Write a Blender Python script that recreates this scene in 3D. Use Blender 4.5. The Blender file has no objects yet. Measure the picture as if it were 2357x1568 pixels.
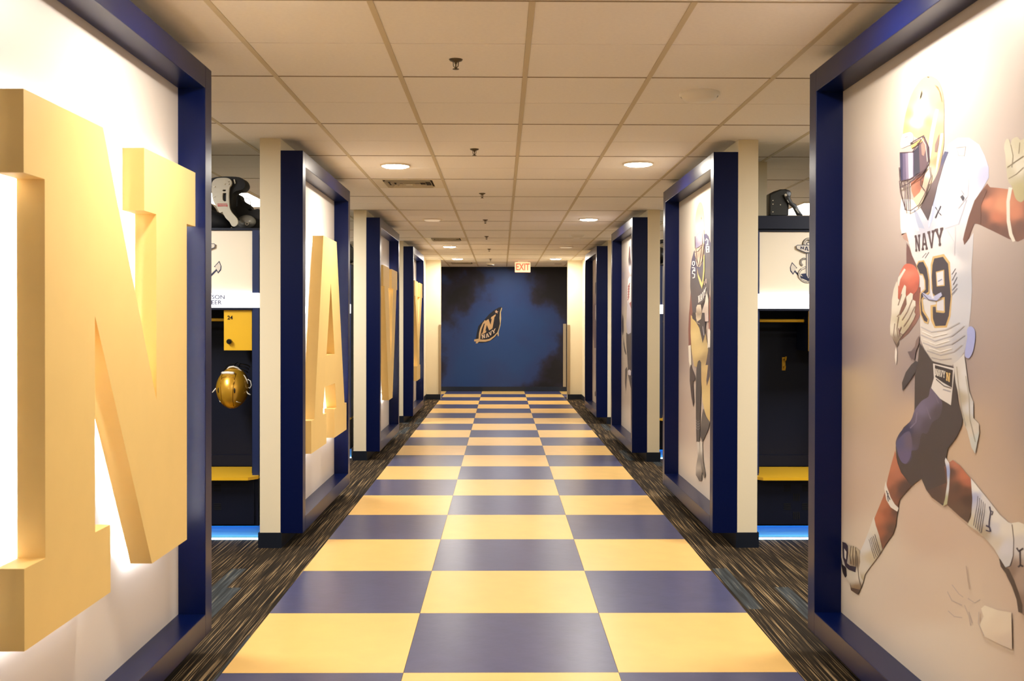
import bpy, bmesh, math, random
from mathutils import Vector, Matrix, Quaternion
from mathutils.geometry import tessellate_polygon
random.seed(7)
C = bpy.context.scene.collection
SC = bpy.context.scene
# ------------------------------------------------------------------ camera
F, YAW, PITCH, ROLL, CYS, H = 2412.87, 0.01031, -0.00695, 0.00163, -24.05, 1.4796
_c, _s, _cp, _sp, _cr, _sr = math.cos(YAW), math.sin(YAW), math.cos(PITCH), math.sin(PITCH), math.cos(ROLL), math.sin(ROLL)
FW = Vector((_cp*_s, _cp*_c, _sp))
_R0 = Vector((_c, -_s, 0)); _U0 = Vector((-_sp*_s, -_sp*_c, _cp))
RT = _cr*_R0 + _sr*_U0; UP = _cr*_U0 - _sr*_R0
cd = bpy.data.cameras.new('camera'); cam = bpy.data.objects.new('camera', cd); C.objects.link(cam)
M = Matrix((RT, UP, -FW)).transposed().to_4x4(); M.translation = Vector((0, 0, H)); cam.matrix_world = M
cd.sensor_width = 36; cd.sensor_fit = 'HORIZONTAL'; cd.lens = F/2357*36; cd.shift_y = CYS/2357; cd.clip_start = .05
cd.dof.use_dof = True; cd.dof.focus_distance = 13; cd.dof.aperture_fstop = 9
SC.camera = cam

def on(u, v, x=None, y=None, z=None):
    "a pixel of the photograph as a point on one plane of the room"
    d = FW + RT*((u-1178.5)/F) - UP*((v-784-CYS)/F)
    t = x/d.x if x is not None else (y/d.y if y is not None else (z-H)/d.z)
    return Vector((0, 0, H)) + d*t

# ------------------------------------------------------------------ world, view, lamps
W = bpy.data.worlds.new('world'); SC.world = W; W.use_nodes = True
W.node_tree.nodes['Background'].inputs[0].default_value = (1, .9, .78, 1)
W.node_tree.nodes['Background'].inputs[1].default_value = .05
SC.view_settings.view_transform = 'Standard'; SC.view_settings.look = 'None'
SC.view_settings.gamma = 1; SC.view_settings.use_curve_mapping = False
SC.view_settings.exposure = 0.38
SC.cycles.max_bounces = 10; SC.cycles.diffuse_bounces = 6; SC.cycles.glossy_bounces = 4
SC.cycles.sample_clamp_indirect = 6
CZ = 2.686
WARM = (1, .955, .89); NEUT = (1, .98, .96)
DOWN_W, TROF_W, HALO, BLUE = 14.5, 66, 200, 2.6
def lamp(x, y, w, size, color, shape='DISK', sy=None, z=CZ-.03, spread=math.pi):
    l = bpy.data.lights.new('lamp', 'AREA'); l.energy = w; l.size = size; l.shape = shape; l.color = color; l.spread = spread
    if sy: l.size_y = sy
    o = bpy.data.objects.new('ceiling_and_fill_light', l); o.location = (x, y, z); C.objects.link(o); return o
DL_ON = [(-.812, 8.044), (1.033, 7.917), (1.013, 12.157), (-.816, 16.565), (-.823, 19.693), (1.018, 19.626),
         (-.81, 3.75), (1.03, 3.65), (-.81, -.4), (1.03, -.5)]
for x, y in DL_ON: lamp(x, y, DOWN_W*(1.08 if y > 0 else .25), .17, WARM)
TROF = [(-2.63, 10.3), (3.3, 11.0), (-2.9, 5.6), (3.1, 5.6), (-2.9, 1.2), (3.1, 1.2), (-2.9, 14.6), (3.1, 14.6), (-2.9, 19), (3.1, 19)]
for x, y in TROF: lamp(x, y, TROF_W*(.35 if y < 2 else 1), .56, NEUT, 'RECTANGLE', 1.15)
for x, y in [(0.1, -1.5), (0.1, 21.4)]: lamp(x, y, 22 if y < 0 else 26, .56, NEUT, 'RECTANGLE', 1.15)  # fill lamps added at both corridor ends, no fitting above them

# ------------------------------------------------------------------ helpers
def lin(c):
    return tuple(((v/255)/12.92 if v/255 <= .04045 else ((v/255+.055)/1.055)**2.4) for v in c)
MATS = {}
def mat(name, rgb, rough=.5, metal=0., spec=.5, coat=0., bump=0., bscale=200., vary=0., vscale=6., emit=None, es=0.):
    if name in MATS: return MATS[name]
    m = bpy.data.materials.new(name); m.use_nodes = True; nt = m.node_tree; p = nt.nodes['Principled BSDF']
    col = (*lin(rgb), 1)
    p.inputs['Base Color'].default_value = col; p.inputs['Roughness'].default_value = rough
    p.inputs['Metallic'].default_value = metal; p.inputs['Specular IOR Level'].default_value = spec
    p.inputs['Coat Weight'].default_value = coat
    tc = nt.nodes.new('ShaderNodeTexCoord')
    if vary:
        n = nt.nodes.new('ShaderNodeTexNoise'); n.inputs['Scale'].default_value = vscale; n.inputs['Detail'].default_value = 5
        nt.links.new(tc.outputs['Object'], n.inputs['Vector'])
        r = nt.nodes.new('ShaderNodeValToRGB'); r.color_ramp.elements[0].position = .3; r.color_ramp.elements[1].position = .7
        r.color_ramp.elements[0].color = tuple(c*(1-vary) for c in col[:3])+(1,)
        r.color_ramp.elements[1].color = tuple(min(1, c*(1+vary)) for c in col[:3])+(1,)
        nt.links.new(n.outputs['Fac'], r.inputs['Fac']); nt.links.new(r.outputs['Color'], p.inputs['Base Color'])
    if bump:
        n = nt.nodes.new('ShaderNodeTexNoise'); n.inputs['Scale'].default_value = bscale; n.inputs['Detail'].default_value = 3
        nt.links.new(tc.outputs['Object'], n.inputs['Vector'])
        b = nt.nodes.new('ShaderNodeBump'); b.inputs['Strength'].default_value = bump; b.inputs['Distance'].default_value = .003
        nt.links.new(n.outputs['Fac'], b.inputs['Height']); nt.links.new(b.outputs['Normal'], p.inputs['Normal'])
    if emit:
        p.inputs['Emission Color'].default_value = (*lin(emit), 1); p.inputs['Emission Strength'].default_value = es
    MATS[name] = m; return m

NAVY = mat('navy_lacquer', (0, 12, 58), .3, spec=.22, bump=.04, bscale=400)
WALL = mat('cream_wall_paint', (232, 220, 190), .75, bump=.08, bscale=300)
PANELW = mat('white_panel', (214, 204, 194), .42)
GOLD = mat('gold_letter_paint', (234, 200, 124), .5, vary=.02)
BASEB = mat('dark_navy_rubber', (7, 18, 34), .4)
CEILT = mat('ceiling_tile_face', (246, 241, 234), .9, bump=.35, bscale=500, vary=.02, vscale=60)
TEE = mat('ceiling_grid_paint', (204, 190, 160), .6)
CROSS = mat('cross_bar_shaded_edge', (150, 132, 104), .7)  # browner than the grid paint: shade on the bar edge put into the colour
PLEN = mat('dark_plenum', (70, 60, 48), .9)
LNAVY = mat('locker_navy_steel', (7, 14, 36), .45, spec=.3, bump=.05, bscale=500)
LNAVY2 = mat('locker_side_steel', (26, 40, 82), .35)
LGOLD = mat('locker_gold_steel', (226, 176, 36), .36, bump=.04, bscale=500)
LWHITE = mat('locker_white_panel', (238, 226, 204), .5)
BLACK = mat('black_plastic', (14, 14, 15), .3)
BLACKF = mat('black_foam', (20, 20, 24), .65, bump=.2, bscale=200)
HELG = mat('helmet_gold', (200, 150, 40), .3, metal=.45, coat=.4)
CHROME = mat('brushed_metal', (170, 160, 140), .35, metal=.9)
PADW = mat('pad_plate_plastic', (196, 190, 172), .3)
SILV = mat('silver_plastic', (150, 150, 146), .25, metal=.5)
REDM = mat('red_mark', (178, 40, 40), .5)
WHITEP = mat('white_plastic', (238, 232, 220), .4)
GUARD = mat('corner_guard_steel', (168, 150, 120), .45, metal=.4)
INK = mat('dark_print_ink', (28, 38, 78), .55)
INKW = mat('white_print_ink', (240, 232, 218), .55)
INKG = mat('gold_print_ink', (206, 158, 84), .55)
INKB = mat('black_print_ink', (24, 22, 30), .55)

def put(o, parent=None, **kw):
    C.objects.link(o)
    if parent: o.parent = parent
    for k, v in kw.items(): o[k] = v
    return o
def bm_obj(name, bm, m, parent=None, smooth=False, **kw):
    me = bpy.data.meshes.new(name); bm.to_mesh(me); bm.free()
    for x in (m if isinstance(m, (list, tuple)) else [m]): me.materials.append(x)
    if smooth: me.polygons.foreach_set('use_smooth', [True]*len(me.polygons))
    return put(bpy.data.objects.new(name, me), parent, **kw)
def box(bm, x0, x1, y0, y1, z0, z1, mi=0, bev=0):
    v = [bm.verts.new((x, y, z)) for x in (x0, x1) for y in (y0, y1) for z in (z0, z1)]
    fs = [bm.faces.new([v[i] for i in f]) for f in ((0,1,3,2),(4,6,7,5),(0,4,5,1),(2,3,7,6),(0,2,6,4),(1,5,7,3))]
    for f in fs: f.material_index = mi
    if bev:
        es = list({e for f in fs for e in f.edges})
        bmesh.ops.bevel(bm, geom=es, offset=bev, segments=2, affect='EDGES', profile=.7)
def boxo(name, m, parent, *a, bev=0, **kw):
    bm = bmesh.new(); box(bm, *a, bev=bev); bmesh.ops.recalc_face_normals(bm, faces=bm.faces)
    return bm_obj(name, bm, m, parent, **kw)
def thing(name, label, cat, loc=(0, 0, 0), group=None):
    o = bpy.data.objects.new(name, None); o.location = loc; o.empty_display_size = .1; C.objects.link(o)
    o['label'] = label; o['category'] = cat
    if group: o['group'] = group
    return o
def cyl(bm, c, r, h, axis='z', n=24, r2=None, mi=0):
    q = {'z': Matrix.Identity(4), 'x': Matrix.Rotation(math.pi/2, 4, 'Y'), 'y': Matrix.Rotation(-math.pi/2, 4, 'X')}[axis]
    r_ = bmesh.ops.create_cone(bm, cap_ends=True, segments=n, radius1=r, radius2=r if r2 is None else r2, depth=h, matrix=Matrix.Translation(c) @ q)
    for f in {f for v in r_['verts'] for f in v.link_faces}: f.material_index = mi
def ell(bm, c, r, n=20, rot=None, mi=0):
    m = Matrix.Translation(c) @ (rot or Matrix.Identity(4)) @ Matrix.Diagonal((*r, 1))
    r_ = bmesh.ops.create_uvsphere(bm, u_segments=n, v_segments=max(8, n*2//3), radius=1, matrix=m)
    for f in {f for v in r_['verts'] for f in v.link_faces}: f.material_index = mi
def tube(bm, pts, r, n=8, closed=False, mi=0):
    pts = [Vector(p) for p in pts]; rings = []
    N = len(pts)
    for i, p in enumerate(pts):
        t = (pts[(i+1) % N]-pts[i-1]) if closed else (pts[min(i+1, N-1)]-pts[max(i-1, 0)])
        t.normalize(); a = t.orthogonal().normalized() if i == 0 else (pa - t*pa.dot(t)).normalized(); pa = a
        b = t.cross(a)
        rings.append([bm.verts.new(p + (a*math.cos(k*2*math.pi/n)+b*math.sin(k*2*math.pi/n))*r) for k in range(n)])
    for i in range(N if closed else N-1):
        A, B = rings[i], rings[(i+1) % N]
        for k in range(n):
            f = bm.faces.new((A[k], A[(k+1) % n], B[(k+1) % n], B[k])); f.smooth = True; f.material_index = mi
    if not closed:
        bm.faces.new(rings[0][::-1]).material_index = mi; bm.faces.new(rings[-1]).material_index = mi
def extrude(bm, loops, to3, d, mi=0):
    "solid from 2-D loops (outer, holes...); to3 maps (a,b) to a point, d is the thickness vector"
    L = [[to3(*p) for p in l] for l in loops]
    tr = tessellate_polygon(L); flat = [p for l in L for p in l]
    v0 = [bm.verts.new(p) for p in flat]; v1 = [bm.verts.new(p+d) for p in flat]
    fs = []
    for t in tr:
        try:
            fs.append(bm.faces.new([v0[i] for i in t])); fs.append(bm.faces.new([v1[i] for i in reversed(t)]))
        except ValueError: pass
    k = 0
    for l in L:
        n = len(l)
        for i in range(n):
            a, b = k+i, k+(i+1) % n
            fs.append(bm.faces.new((v0[a], v0[b], v1[b], v1[a])))
        k += n
    for f in fs: f.material_index = mi
    bmesh.ops.recalc_face_normals(bm, faces=fs)
def smooth_loop(p, n=4):
    out = []; N = len(p)
    for i in range(N):
        a, b, c, d = p[i-1], p[i], p[(i+1) % N], p[(i+2) % N]
        for k in range(n):
            t = k/n
            out.append(tuple(.5*(2*b[j]+(c[j]-a[j])*t+(2*a[j]-5*b[j]+4*c[j]-d[j])*t*t+(3*b[j]-a[j]-3*c[j]+d[j])*t**3) for j in range(2)))
    return out
def text_obj(name, s, size, m, parent, loc, rot, ext=.001, bold=0., sx=1, **kw):
    cu = bpy.data.curves.new('t', 'FONT'); cu.body = s; cu.size = size; cu.extrude = ext; cu.offset = bold; cu.align_x = 'CENTER'; cu.align_y = 'CENTER'
    t = bpy.data.objects.new('t', cu); C.objects.link(t); bpy.context.view_layer.update()
    me = bpy.data.meshes.new_from_object(t.evaluated_get(bpy.context.evaluated_depsgraph_get())); bpy.data.objects.remove(t)
    me.materials.clear(); me.materials.append(m)
    o = bpy.data.objects.new(name, me); o.location = loc; o.rotation_euler = rot; o.scale = (sx, 1, 1)
    return put(o, parent, **kw)

# glyphs of the slab alphabet, unit square
def _n(P, y0, w): return [((a-y0)/w, (b-.572)/1.548) for a, b in P]
GN = _n([(2.893,2.12),(3.467,2.12),(4.0,1.184),(4.0,1.89),(3.865,1.89),(3.865,2.12),(4.508,2.12),(4.508,1.89),(4.385,1.89),(4.385,.572),(3.948,.572),(3.397,1.5),(3.397,.80),(3.53,.80),(3.53,.572),(2.893,.572),(2.893,.80),(3.026,.80),(3.026,1.89),(2.893,1.89)], 2.893, 1.615)
GA = _n([(7.746,2.12),(8.358,2.12),(8.788,.80),(8.901,.80),(8.901,.572),(8.258,.572),(8.258,.80),(8.364,.80),(8.283,1.0),(7.80,1.0),(7.735,.80),(7.88,.80),(7.88,.572),(7.248,.572),(7.248,.80),(7.37,.80)], 7.248, 1.653)
GAH = _n([(8.08,1.78),(7.879,1.232),(8.265,1.232)], 7.248, 1.653)
GV = _n([(0,2.12),(.64,2.12),(.64,1.89),(.55,1.89),(.83,1.0),(1.08,1.89),(.92,1.89),(.92,2.12),(1.6,2.12),(1.6,1.89),(1.5,1.89),(1.02,.572),(.6,.572),(.12,1.89),(0,1.89)], 0, 1.6)
GY = _n([(0,2.12),(.62,2.12),(.62,1.89),(.54,1.89),(.8,1.45),(1.06,1.89),(.98,1.89),(.98,2.12),(1.6,2.12),(1.6,1.89),(1.5,1.89),(1.0,1.2),(1.0,.80),(1.14,.80),(1.14,.572),(.46,.572),(.46,.80),(.6,.80),(.6,1.2),(.1,1.89),(0,1.89)], 0, 1.6)
GL = {'N': [GN], 'A': [GA, GAH], 'V': [GV], 'Y': [GY]}

# ------------------------------------------------------------------ floor
def carpet_mat():
    m = bpy.data.materials.new('striped_carpet'); m.use_nodes = True; nt = m.node_tree; p = nt.nodes['Principled BSDF']; L = nt.links.new
    p.inputs['Roughness'].default_value = .95; p.inputs['Specular IOR Level'].default_value = .1
    tc = nt.nodes.new('ShaderNodeTexCoord')
    def noise(sx, sy, det=2, off=0):
        mp = nt.nodes.new('ShaderNodeMapping'); mp.inputs['Scale'].default_value = (sx, sy, 1); mp.inputs['Location'].default_value = (off, off, 0)
        L(tc.outputs['Object'], mp.inputs['Vector'])
        n = nt.nodes.new('ShaderNodeTexNoise'); n.inputs['Scale'].default_value = 1; n.inputs['Detail'].default_value = det
        L(mp.outputs['Vector'], n.inputs['Vector']); return n
    def ramp(src, pts):
        r = nt.nodes.new('ShaderNodeValToRGB'); e = r.color_ramp.elements
        e[0].position, e[0].color = pts[0][0], (*lin(pts[0][1]), 1); e[1].position, e[1].color = pts[-1][0], (*lin(pts[-1][1]), 1)
        for q, c in pts[1:-1]:
            x = e.new(q); x.color = (*lin(c), 1)
        L(src, r.inputs['Fac']); return r
    a = noise(190, 1.5, 3); ra = ramp(a.outputs['Fac'], [(.34, (22, 18, 14)), (.5, (46, 38, 28)), (.57, (54, 45, 33)), (.61, (138, 115, 82)), (.72, (160, 136, 100))])
    # carpet planks 0.25 x 1 m, some of them blue grey
    br = nt.nodes.new('ShaderNodeTexBrick'); mp = nt.nodes.new('ShaderNodeMapping'); mp.inputs['Rotation'].default_value = (0, 0, math.pi/2)
    L(tc.outputs['Object'], mp.inputs['Vector']); L(mp.outputs['Vector'], br.inputs['Vector'])
    br.inputs['Scale'].default_value = 1; br.inputs['Brick Width'].default_value = .9; br.inputs['Row Height'].default_value = .085; br.inputs['Mortar Size'].default_value = 0
    br.inputs['Color1'].default_value = (0, 0, 0, 1); br.inputs['Color2'].default_value = (1, 1, 1, 1)
    st = nt.nodes.new('ShaderNodeMath'); st.operation = 'GREATER_THAN'; st.inputs[1].default_value = .95
    L(br.outputs['Color'], st.inputs[0])
    b = noise(60, 2, 3, 4); rb = ramp(b.outputs['Fac'], [(.4, (46, 48, 48)), (.58, (66, 70, 72)), (.66, (112, 104, 88))])
    mx = nt.nodes.new('ShaderNodeMix'); mx.data_type = 'RGBA'; L(st.outputs[0], mx.inputs['Factor']); L(ra.outputs['Color'], mx.inputs['A']); L(rb.outputs['Color'], mx.inputs['B'])
    L(mx.outputs['Result'], p.inputs['Base Color'])
    bp = nt.nodes.new('ShaderNodeBump'); bp.inputs['Strength'].default_value = .5; bp.inputs['Distance'].default_value = .004
    L(a.outputs['Fac'], bp.inputs['Height']); L(bp.outputs['Normal'], p.inputs['Normal'])
    return m
CARPET = carpet_mat()
YB, YF = -4.0, 22.6
XO = 5.8
floor = boxo('floor', CARPET, None, -XO, XO, YB, YF, -.12, 0, kind='structure', label='dark brown and grey striped carpet')
TY = mat('yellow_floor_tile', (232, 190, 112), .34, bump=.10, bscale=26, vary=.035, vscale=7)
TB = mat('blue_floor_tile', (72, 74, 108), .30, bump=.16, bscale=22, vary=.10, vscale=9)
PT = .9077; COL0 = -.044+.088-PT/2; ROW0 = 4.41; EL, ER = -1.173, 1.255
def tile_mesh(name, x0, x1, y0, y1, m):
    bm = bmesh.new(); box(bm, x0, x1, y0, y1, 0, .004); me = bpy.data.meshes.new(name); bm.to_mesh(me); bm.free(); me.materials.append(m); return me
g = .0008
xs = [EL, COL0, COL0+PT, ER]
tm = {}
for ci in range(3):
    for k, m in ((0, TY), (1, TB)): tm[ci, k] = tile_mesh('tile', xs[ci]+g, xs[ci+1]-g, g, PT-g, m)
for r in range(-9, 20):
    y = ROW0 + r*PT
    if y + PT > YF: continue
    for ci in range(3):
        # tile between ROW0+r and ROW0+r+1 ; middle column: blue just beyond row 0
        k = (r + (1 if ci == 1 else 0)) % 2
        o = bpy.data.objects.new('tile', tm[ci, k]); o.location = (0, y, 0); put(o, floor)
    if y > 20.2:
        for sx in (-1, 1):
            for q in range(4):
                x0 = EL - (q+1)*PT if sx < 0 else ER + q*PT
                o = bpy.data.objects.new('tile', tile_mesh('tile', x0+g, x0+PT-g, g, PT-g, (TY, TB)[(r+q+1) % 2])); o.location = (0, y, 0); put(o, floor)

# ------------------------------------------------------------------ ceiling
TX, TYY, TW, TL = .115, 5.152, .6096, 1.2192
ceil = boxo('ceiling', PLEN, None, -XO, XO, YB, YF, CZ+.03, CZ+.12, kind='structure')
def ceil_tile(L0, half=False):
    bm = bmesh.new(); x0, x1 = .0125, TW-.0125
    if half: box(bm, x0, x1, .003, L0-.003, 0, .02)
    else:
        box(bm, x0, x1, .005, TL/2-.004, 0, .02); box(bm, x0, x1, TL/2+.004, TL-.005, 0, .02); box(bm, x0, x1, TL/2-.004, TL/2+.004, .007, .02)
    me = bpy.data.meshes.new('tile'); bm.to_mesh(me); bm.free(); me.materials.append(CEILT); return me
CT, CTH = ceil_tile(TL), ceil_tile(TL/2, True)
vents = [(-2, 3), (-2, 8), (-2, 13)]
for c in range(-8, 9):
    for r in range(-1, 15):
        x, y = TX + c*TW, TYY + r*TL
        if y + TL > YF+.9: continue
        v = (c, r) in vents
        o = bpy.data.objects.new('tile', CTH if v else CT); o.location = (x, y + (TL/2 if v else 0), CZ); put(o, ceil)
for c in range(-8, 10):
    x = TX + c*TW
    boxo('grid_bar', TEE, ceil, x-.0118, x+.0118, TYY-TL, YF, CZ-.003, CZ+.03)
for r in range(-1, 15):
    y = TYY + r*TL
    if y < YF: boxo('cross_bar', CROSS, ceil, TX-8*TW, TX+9*TW, y-.0045, y+.0045, CZ-.0026, CZ+.028)
# plain field where nothing of the grid is seen
boxo('ceiling_field', CEILT, ceil, -XO, TX-8*TW-.012, YB, YF, CZ, CZ+.03)
boxo('ceiling_field', CEILT, ceil, TX+9*TW+.012, XO, YB, YF, CZ, CZ+.03)
boxo('ceiling_field', CEILT, ceil, TX-8*TW-.012, TX+9*TW+.012, YB, TYY-TL-.004, CZ, CZ+.03)

# ------------------------------------------------------------------ outer walls
boxo('wall_left', WALL, None, -XO-.12, -XO, YB, YF, 0, CZ+.1, kind='structure')
boxo('wall_right', WALL, None, XO, XO+.12, YB, YF, 0, CZ+.1, kind='structure')
boxo('wall_back', WALL, None, -XO, XO, YB-.12, YB, 0, CZ+.1, kind='structure')
def mural_mat():
    m = bpy.data.materials.new('printed_cloudy_mural'); m.use_nodes = True; nt = m.node_tree; p = nt.nodes['Principled BSDF']; L = nt.links.new
    p.inputs['Roughness'].default_value = .55; p.inputs['Specular IOR Level'].default_value = .25
    tc = nt.nodes.new('ShaderNodeTexCoord')
    n = nt.nodes.new('ShaderNodeTexNoise'); n.inputs['Scale'].default_value = 1.1; n.inputs['Detail'].default_value = 5
    mp = nt.nodes.new('ShaderNodeMapping'); mp.inputs['Location'].default_value = (3.1, 0, 1.4); L(tc.outputs['Object'], mp.inputs[0]); L(mp.outputs[0], n.inputs['Vector'])
    # print fades to smoky black round its edges: distance from the centre of the print
    m2 = nt.nodes.new('ShaderNodeMapping'); m2.inputs['Scale'].default_value = (.52, 0, .50); m2.inputs['Location'].default_value = (.08, 0, -.55)
    L(tc.outputs['Object'], m2.inputs[0])
    ln = nt.nodes.new('ShaderNodeVectorMath'); ln.operation = 'LENGTH'; L(m2.outputs[0], ln.inputs[0])
    ad = nt.nodes.new('ShaderNodeMath'); ad.operation = 'MULTIPLY_ADD'; ad.inputs[1].default_value = -2.0; L(n.outputs['Fac'], ad.inputs[0]); L(ln.outputs['Value'], ad.inputs[2])
    a2 = nt.nodes.new('ShaderNodeMath'); a2.operation = 'ADD'; a2.inputs[1].default_value = 1.03; L(ad.outputs[0], a2.inputs[0])
    r = nt.nodes.new('ShaderNodeValToRGB'); e = r.color_ramp.elements
    e[0].position = .3; e[0].color = (*lin((34, 60, 104)), 1); e[1].position = 1.0; e[1].color = (*lin((24, 20, 22)), 1)
    x = e.new(.66); x.color = (*lin((38, 54, 96)), 1); x = e.new(.84); x.color = (*lin((34, 30, 44)), 1)
    L(a2.outputs[0], r.inputs[0]); L(r.outputs[0], p.inputs['Base Color'])
    g = nt.nodes.new('ShaderNodeTexNoise'); g.inputs['Scale'].default_value = 60
    L(tc.outputs['Object'], g.inputs['Vector']); b = nt.nodes.new('ShaderNodeBump'); b.inputs['Strength'].default_value = .2; b.inputs['Distance'].default_value = .004
    L(g.outputs['Fac'], b.inputs['Height']); L(b.outputs[0], p.inputs['Normal'])
    return m
wf = boxo('wall_far', mural_mat(), None, -XO, XO, YF, YF+.12, 0, CZ+.1, kind='structure', label='dark blue cloudy printed mural wall')
boxo('baseboard_far', BASEB, None, -XO, XO, YF-.012, YF, 0, .1, kind='structure')

# ------------------------------------------------------------------ corridor wall segments, baseboards
LS = [2.58, 6.885, 11.25, 15.5]; RS = [2.60, 6.885, 11.15, 15.33]; FL = 2.14
XLW, XRW = (-1.582, -1.446), (1.557, 1.690)
for side, starts, (xa, xb) in (('left', LS, XLW), ('right', RS, XRW)):
    for i, y0 in enumerate(starts):
        y1 = 20.36 if i == 3 else y0 + FL
        boxo('wall_'+side, WALL, None, xa, xb, y0, y1, 0, CZ, bev=.004, kind='structure')
        bm = bmesh.new(); t = .009
        for a in ((xa-t, xb+t, y0-t, y0, 0, .1), (xa-t, xb+t, y1, y1+t, 0, .1), (xa-t, xa, y0, y1, 0, .1), (xb, xb+t, y0, y1, 0, .1)): box(bm, *a)
        bm_obj('baseboard_'+side, bm, BASEB, None, kind='structure')
# short return walls before the cross corridor
for side, xa, xb in (('left', -1.446, -1.165), ('right', 1.28, 1.557)):
    boxo('wall_'+side, WALL, None, xa, xb, 20.36-.16, 20.36, 0, CZ, bev=.003, kind='structure')
    boxo('baseboard_'+side, BASEB, None, xa-.0, xb+.0, 20.36-.17, 20.36-.16, 0, .1, kind='structure')
boxo('wall_right', WALL, None, 1.69, 1.985, 7.82, 7.95, 0, CZ, bev=.003, kind='structure')
# corner guards
for nm, x0, x1, y, z1, lab in (('corner_guard', -1.205, -1.163, 20.19, 1.44, 'slim steel corner guard on the left return wall edge'),
                               ('corner_guard', 1.278, 1.325, 20.19, 1.44, 'slim steel corner guard on the right return wall edge')):
    bm = bmesh.new(); box(bm, x0, x1, y-.004, y, .1, z1)
    xe = x1 if x0 < 0 else x0
    box(bm, xe-(0 if x0 < 0 else .004), xe+(.004 if x0 < 0 else 0), y, y+.05, .1, z1)
    bm_obj(nm, bm, GUARD, None, label=lab, category='corner guard')
boxo('wall_guard_strip', GUARD, None, 1.335, 1.40, YF-.02, YF-.001, .1, 1.46, label='tan protective strip on the blue mural wall at the right edge', category='wall strip')

# ------------------------------------------------------------------ flat prints
def parse(s, reg):
    out = []; ox, oy, sc = 0, 0, 1; t = s.split(); i = 0
    while i < len(t):
        if t[i] in reg: ox, oy, sc = reg[t[i]]; i += 1; continue
        out.append((ox+float(t[i])/sc, oy+float(t[i+1])/sc)); i += 2
    return out
PRINT = bpy.data.materials.new('printed_photo'); PRINT.use_nodes = True
_p = PRINT.node_tree.nodes['Principled BSDF']; _p.inputs['Roughness'].default_value = .42; _p.inputs['Specular IOR Level'].default_value = .35
_a = PRINT.node_tree.nodes.new('ShaderNodeVertexColor'); _a.layer_name = 'ink'
PRINT.node_tree.links.new(_a.outputs['Color'], _p.inputs['Base Color'])
def plin(c):
    l = lin(c); g = .3*l[0]+.6*l[1]+.1*l[2]; return tuple(.79*(.80*v+.20*g) for v in l)
class Print:
    "ink layers of one printed picture, each a hair above the one below; colours sit on the vertices"
    def __init__(s, to3, nrm, reg, maxlen=14, step=.00025):
        s.to3, s.n, s.reg, s.ml, s.step = to3, nrm, reg, maxlen, step; s.boxes = []; s.V = []; s.T = []; s.Cc = []
    def add(s, pts, col, sm=False, lvl=None):
        loops = pts if isinstance(pts[0], list) else [pts]
        if sm: loops = [smooth_loop(l) for l in loops]
        al = [p for l in loops for p in l]
        bb = (min(p[0] for p in al), min(p[1] for p in al), max(p[0] for p in al), max(p[1] for p in al))
        lv = 1 + max([b[4] for b in s.boxes if not (b[2] < bb[0] or b[0] > bb[2] or b[3] < bb[1] or b[1] > bb[3])] or [0])
        s.boxes.append((*bb, lv))
        bm = bmesh.new(); vs = [bm.verts.new((p[0], p[1], 0)) for p in al]
        for t in tessellate_polygon([[Vector((p[0], p[1], 0)) for p in l] for l in loops]):
            try: bm.faces.new([vs[i] for i in t])
            except ValueError: pass
        grad = isinstance(col, list)
        if grad:
            for _ in range(9):
                es = [e for e in bm.edges if e.calc_length() > s.ml]
                if not es: break
                bmesh.ops.subdivide_edges(bm, edges=es, cuts=1)
                bmesh.ops.triangulate(bm, faces=bm.faces[:])
        b0 = len(s.V); bm.verts.index_update()
        for v in bm.verts:
            s.V.append(s.to3(v.co.x, v.co.y) + s.n*(lv*s.step))
            if grad:
                ws = 0; c = [0, 0, 0]
                for (x, y, k) in col:
                    w = 1/((v.co.x-x)**2+(v.co.y-y)**2+s.ml**2*.5)**1.9; ws += w
                    l = plin(k)
                    for j in range(3): c[j] += w*l[j]
                s.Cc.append([q/ws for q in c])
            else: s.Cc.append(plin(col))
        for f in bm.faces: s.T.append([b0+v.index for v in f.verts])
        bm.free()
    def poly(s, txt, col, sm=False):
        if isinstance(col, list):
            cc = []
            for rx, x, y, k in col:
                ox, oy, sc = s.reg[rx]; cc.append((ox+x/sc, oy+y/sc, k))
            col = cc
        s.add(parse(txt, s.reg), col, sm)
    def stroke(s, txt, w, col, closed=False):
        P = parse(txt, s.reg)
        sc = [v for v in s.reg.values()][0][2] if s.reg else 1
        w = w/sc/2; n = len(P); L, R = [], []
        for i, p in enumerate(P):
            a = P[i-1] if (i or closed) else p; b = P[(i+1) % n] if (i < n-1 or closed) else p
            dx, dy = b[0]-a[0], b[1]-a[1]; d = math.hypot(dx, dy) or 1; nx, ny = -dy/d*w, dx/d*w
            L.append((p[0]+nx, p[1]+ny)); R.append((p[0]-nx, p[1]-ny))
        if closed: s.add([L, R], col) if False else [s.add([L[i], L[(i+1) % n], R[(i+1) % n], R[i]], col) for i in range(n)]
        else:
            q = [[L[i], L[i+1], R[i+1], R[i]] for i in range(n-1)]
            al = [p for k in q for p in k]
            for k in q: s.add(k, col)
    def glyph(s, ch, txt, col):
        q = parse(txt, s.reg)   # TL TR BR BL
        def m(a, b):
            t = [(q[0][j]*(1-a)+q[1][j]*a)*b + (q[3][j]*(1-a)+q[2][j]*a)*(1-b) for j in (0, 1)]; return tuple(t)
        s.add([[m(a, b) for a, b in l] for l in GL[ch]], col)
    def build(s, name, parent, **kw):
        me = bpy.data.meshes.new(name); me.from_pydata([tuple(v) for v in s.V], [], s.T)
        ca = me.color_attributes.new('ink', 'FLOAT_COLOR', 'POINT')
        ca.data.foreach_set('color', [x for c in s.Cc for x in (*c, 1)])
        me.materials.append(PRINT); return put(bpy.data.objects.new(name, me), parent, **kw)

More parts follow.
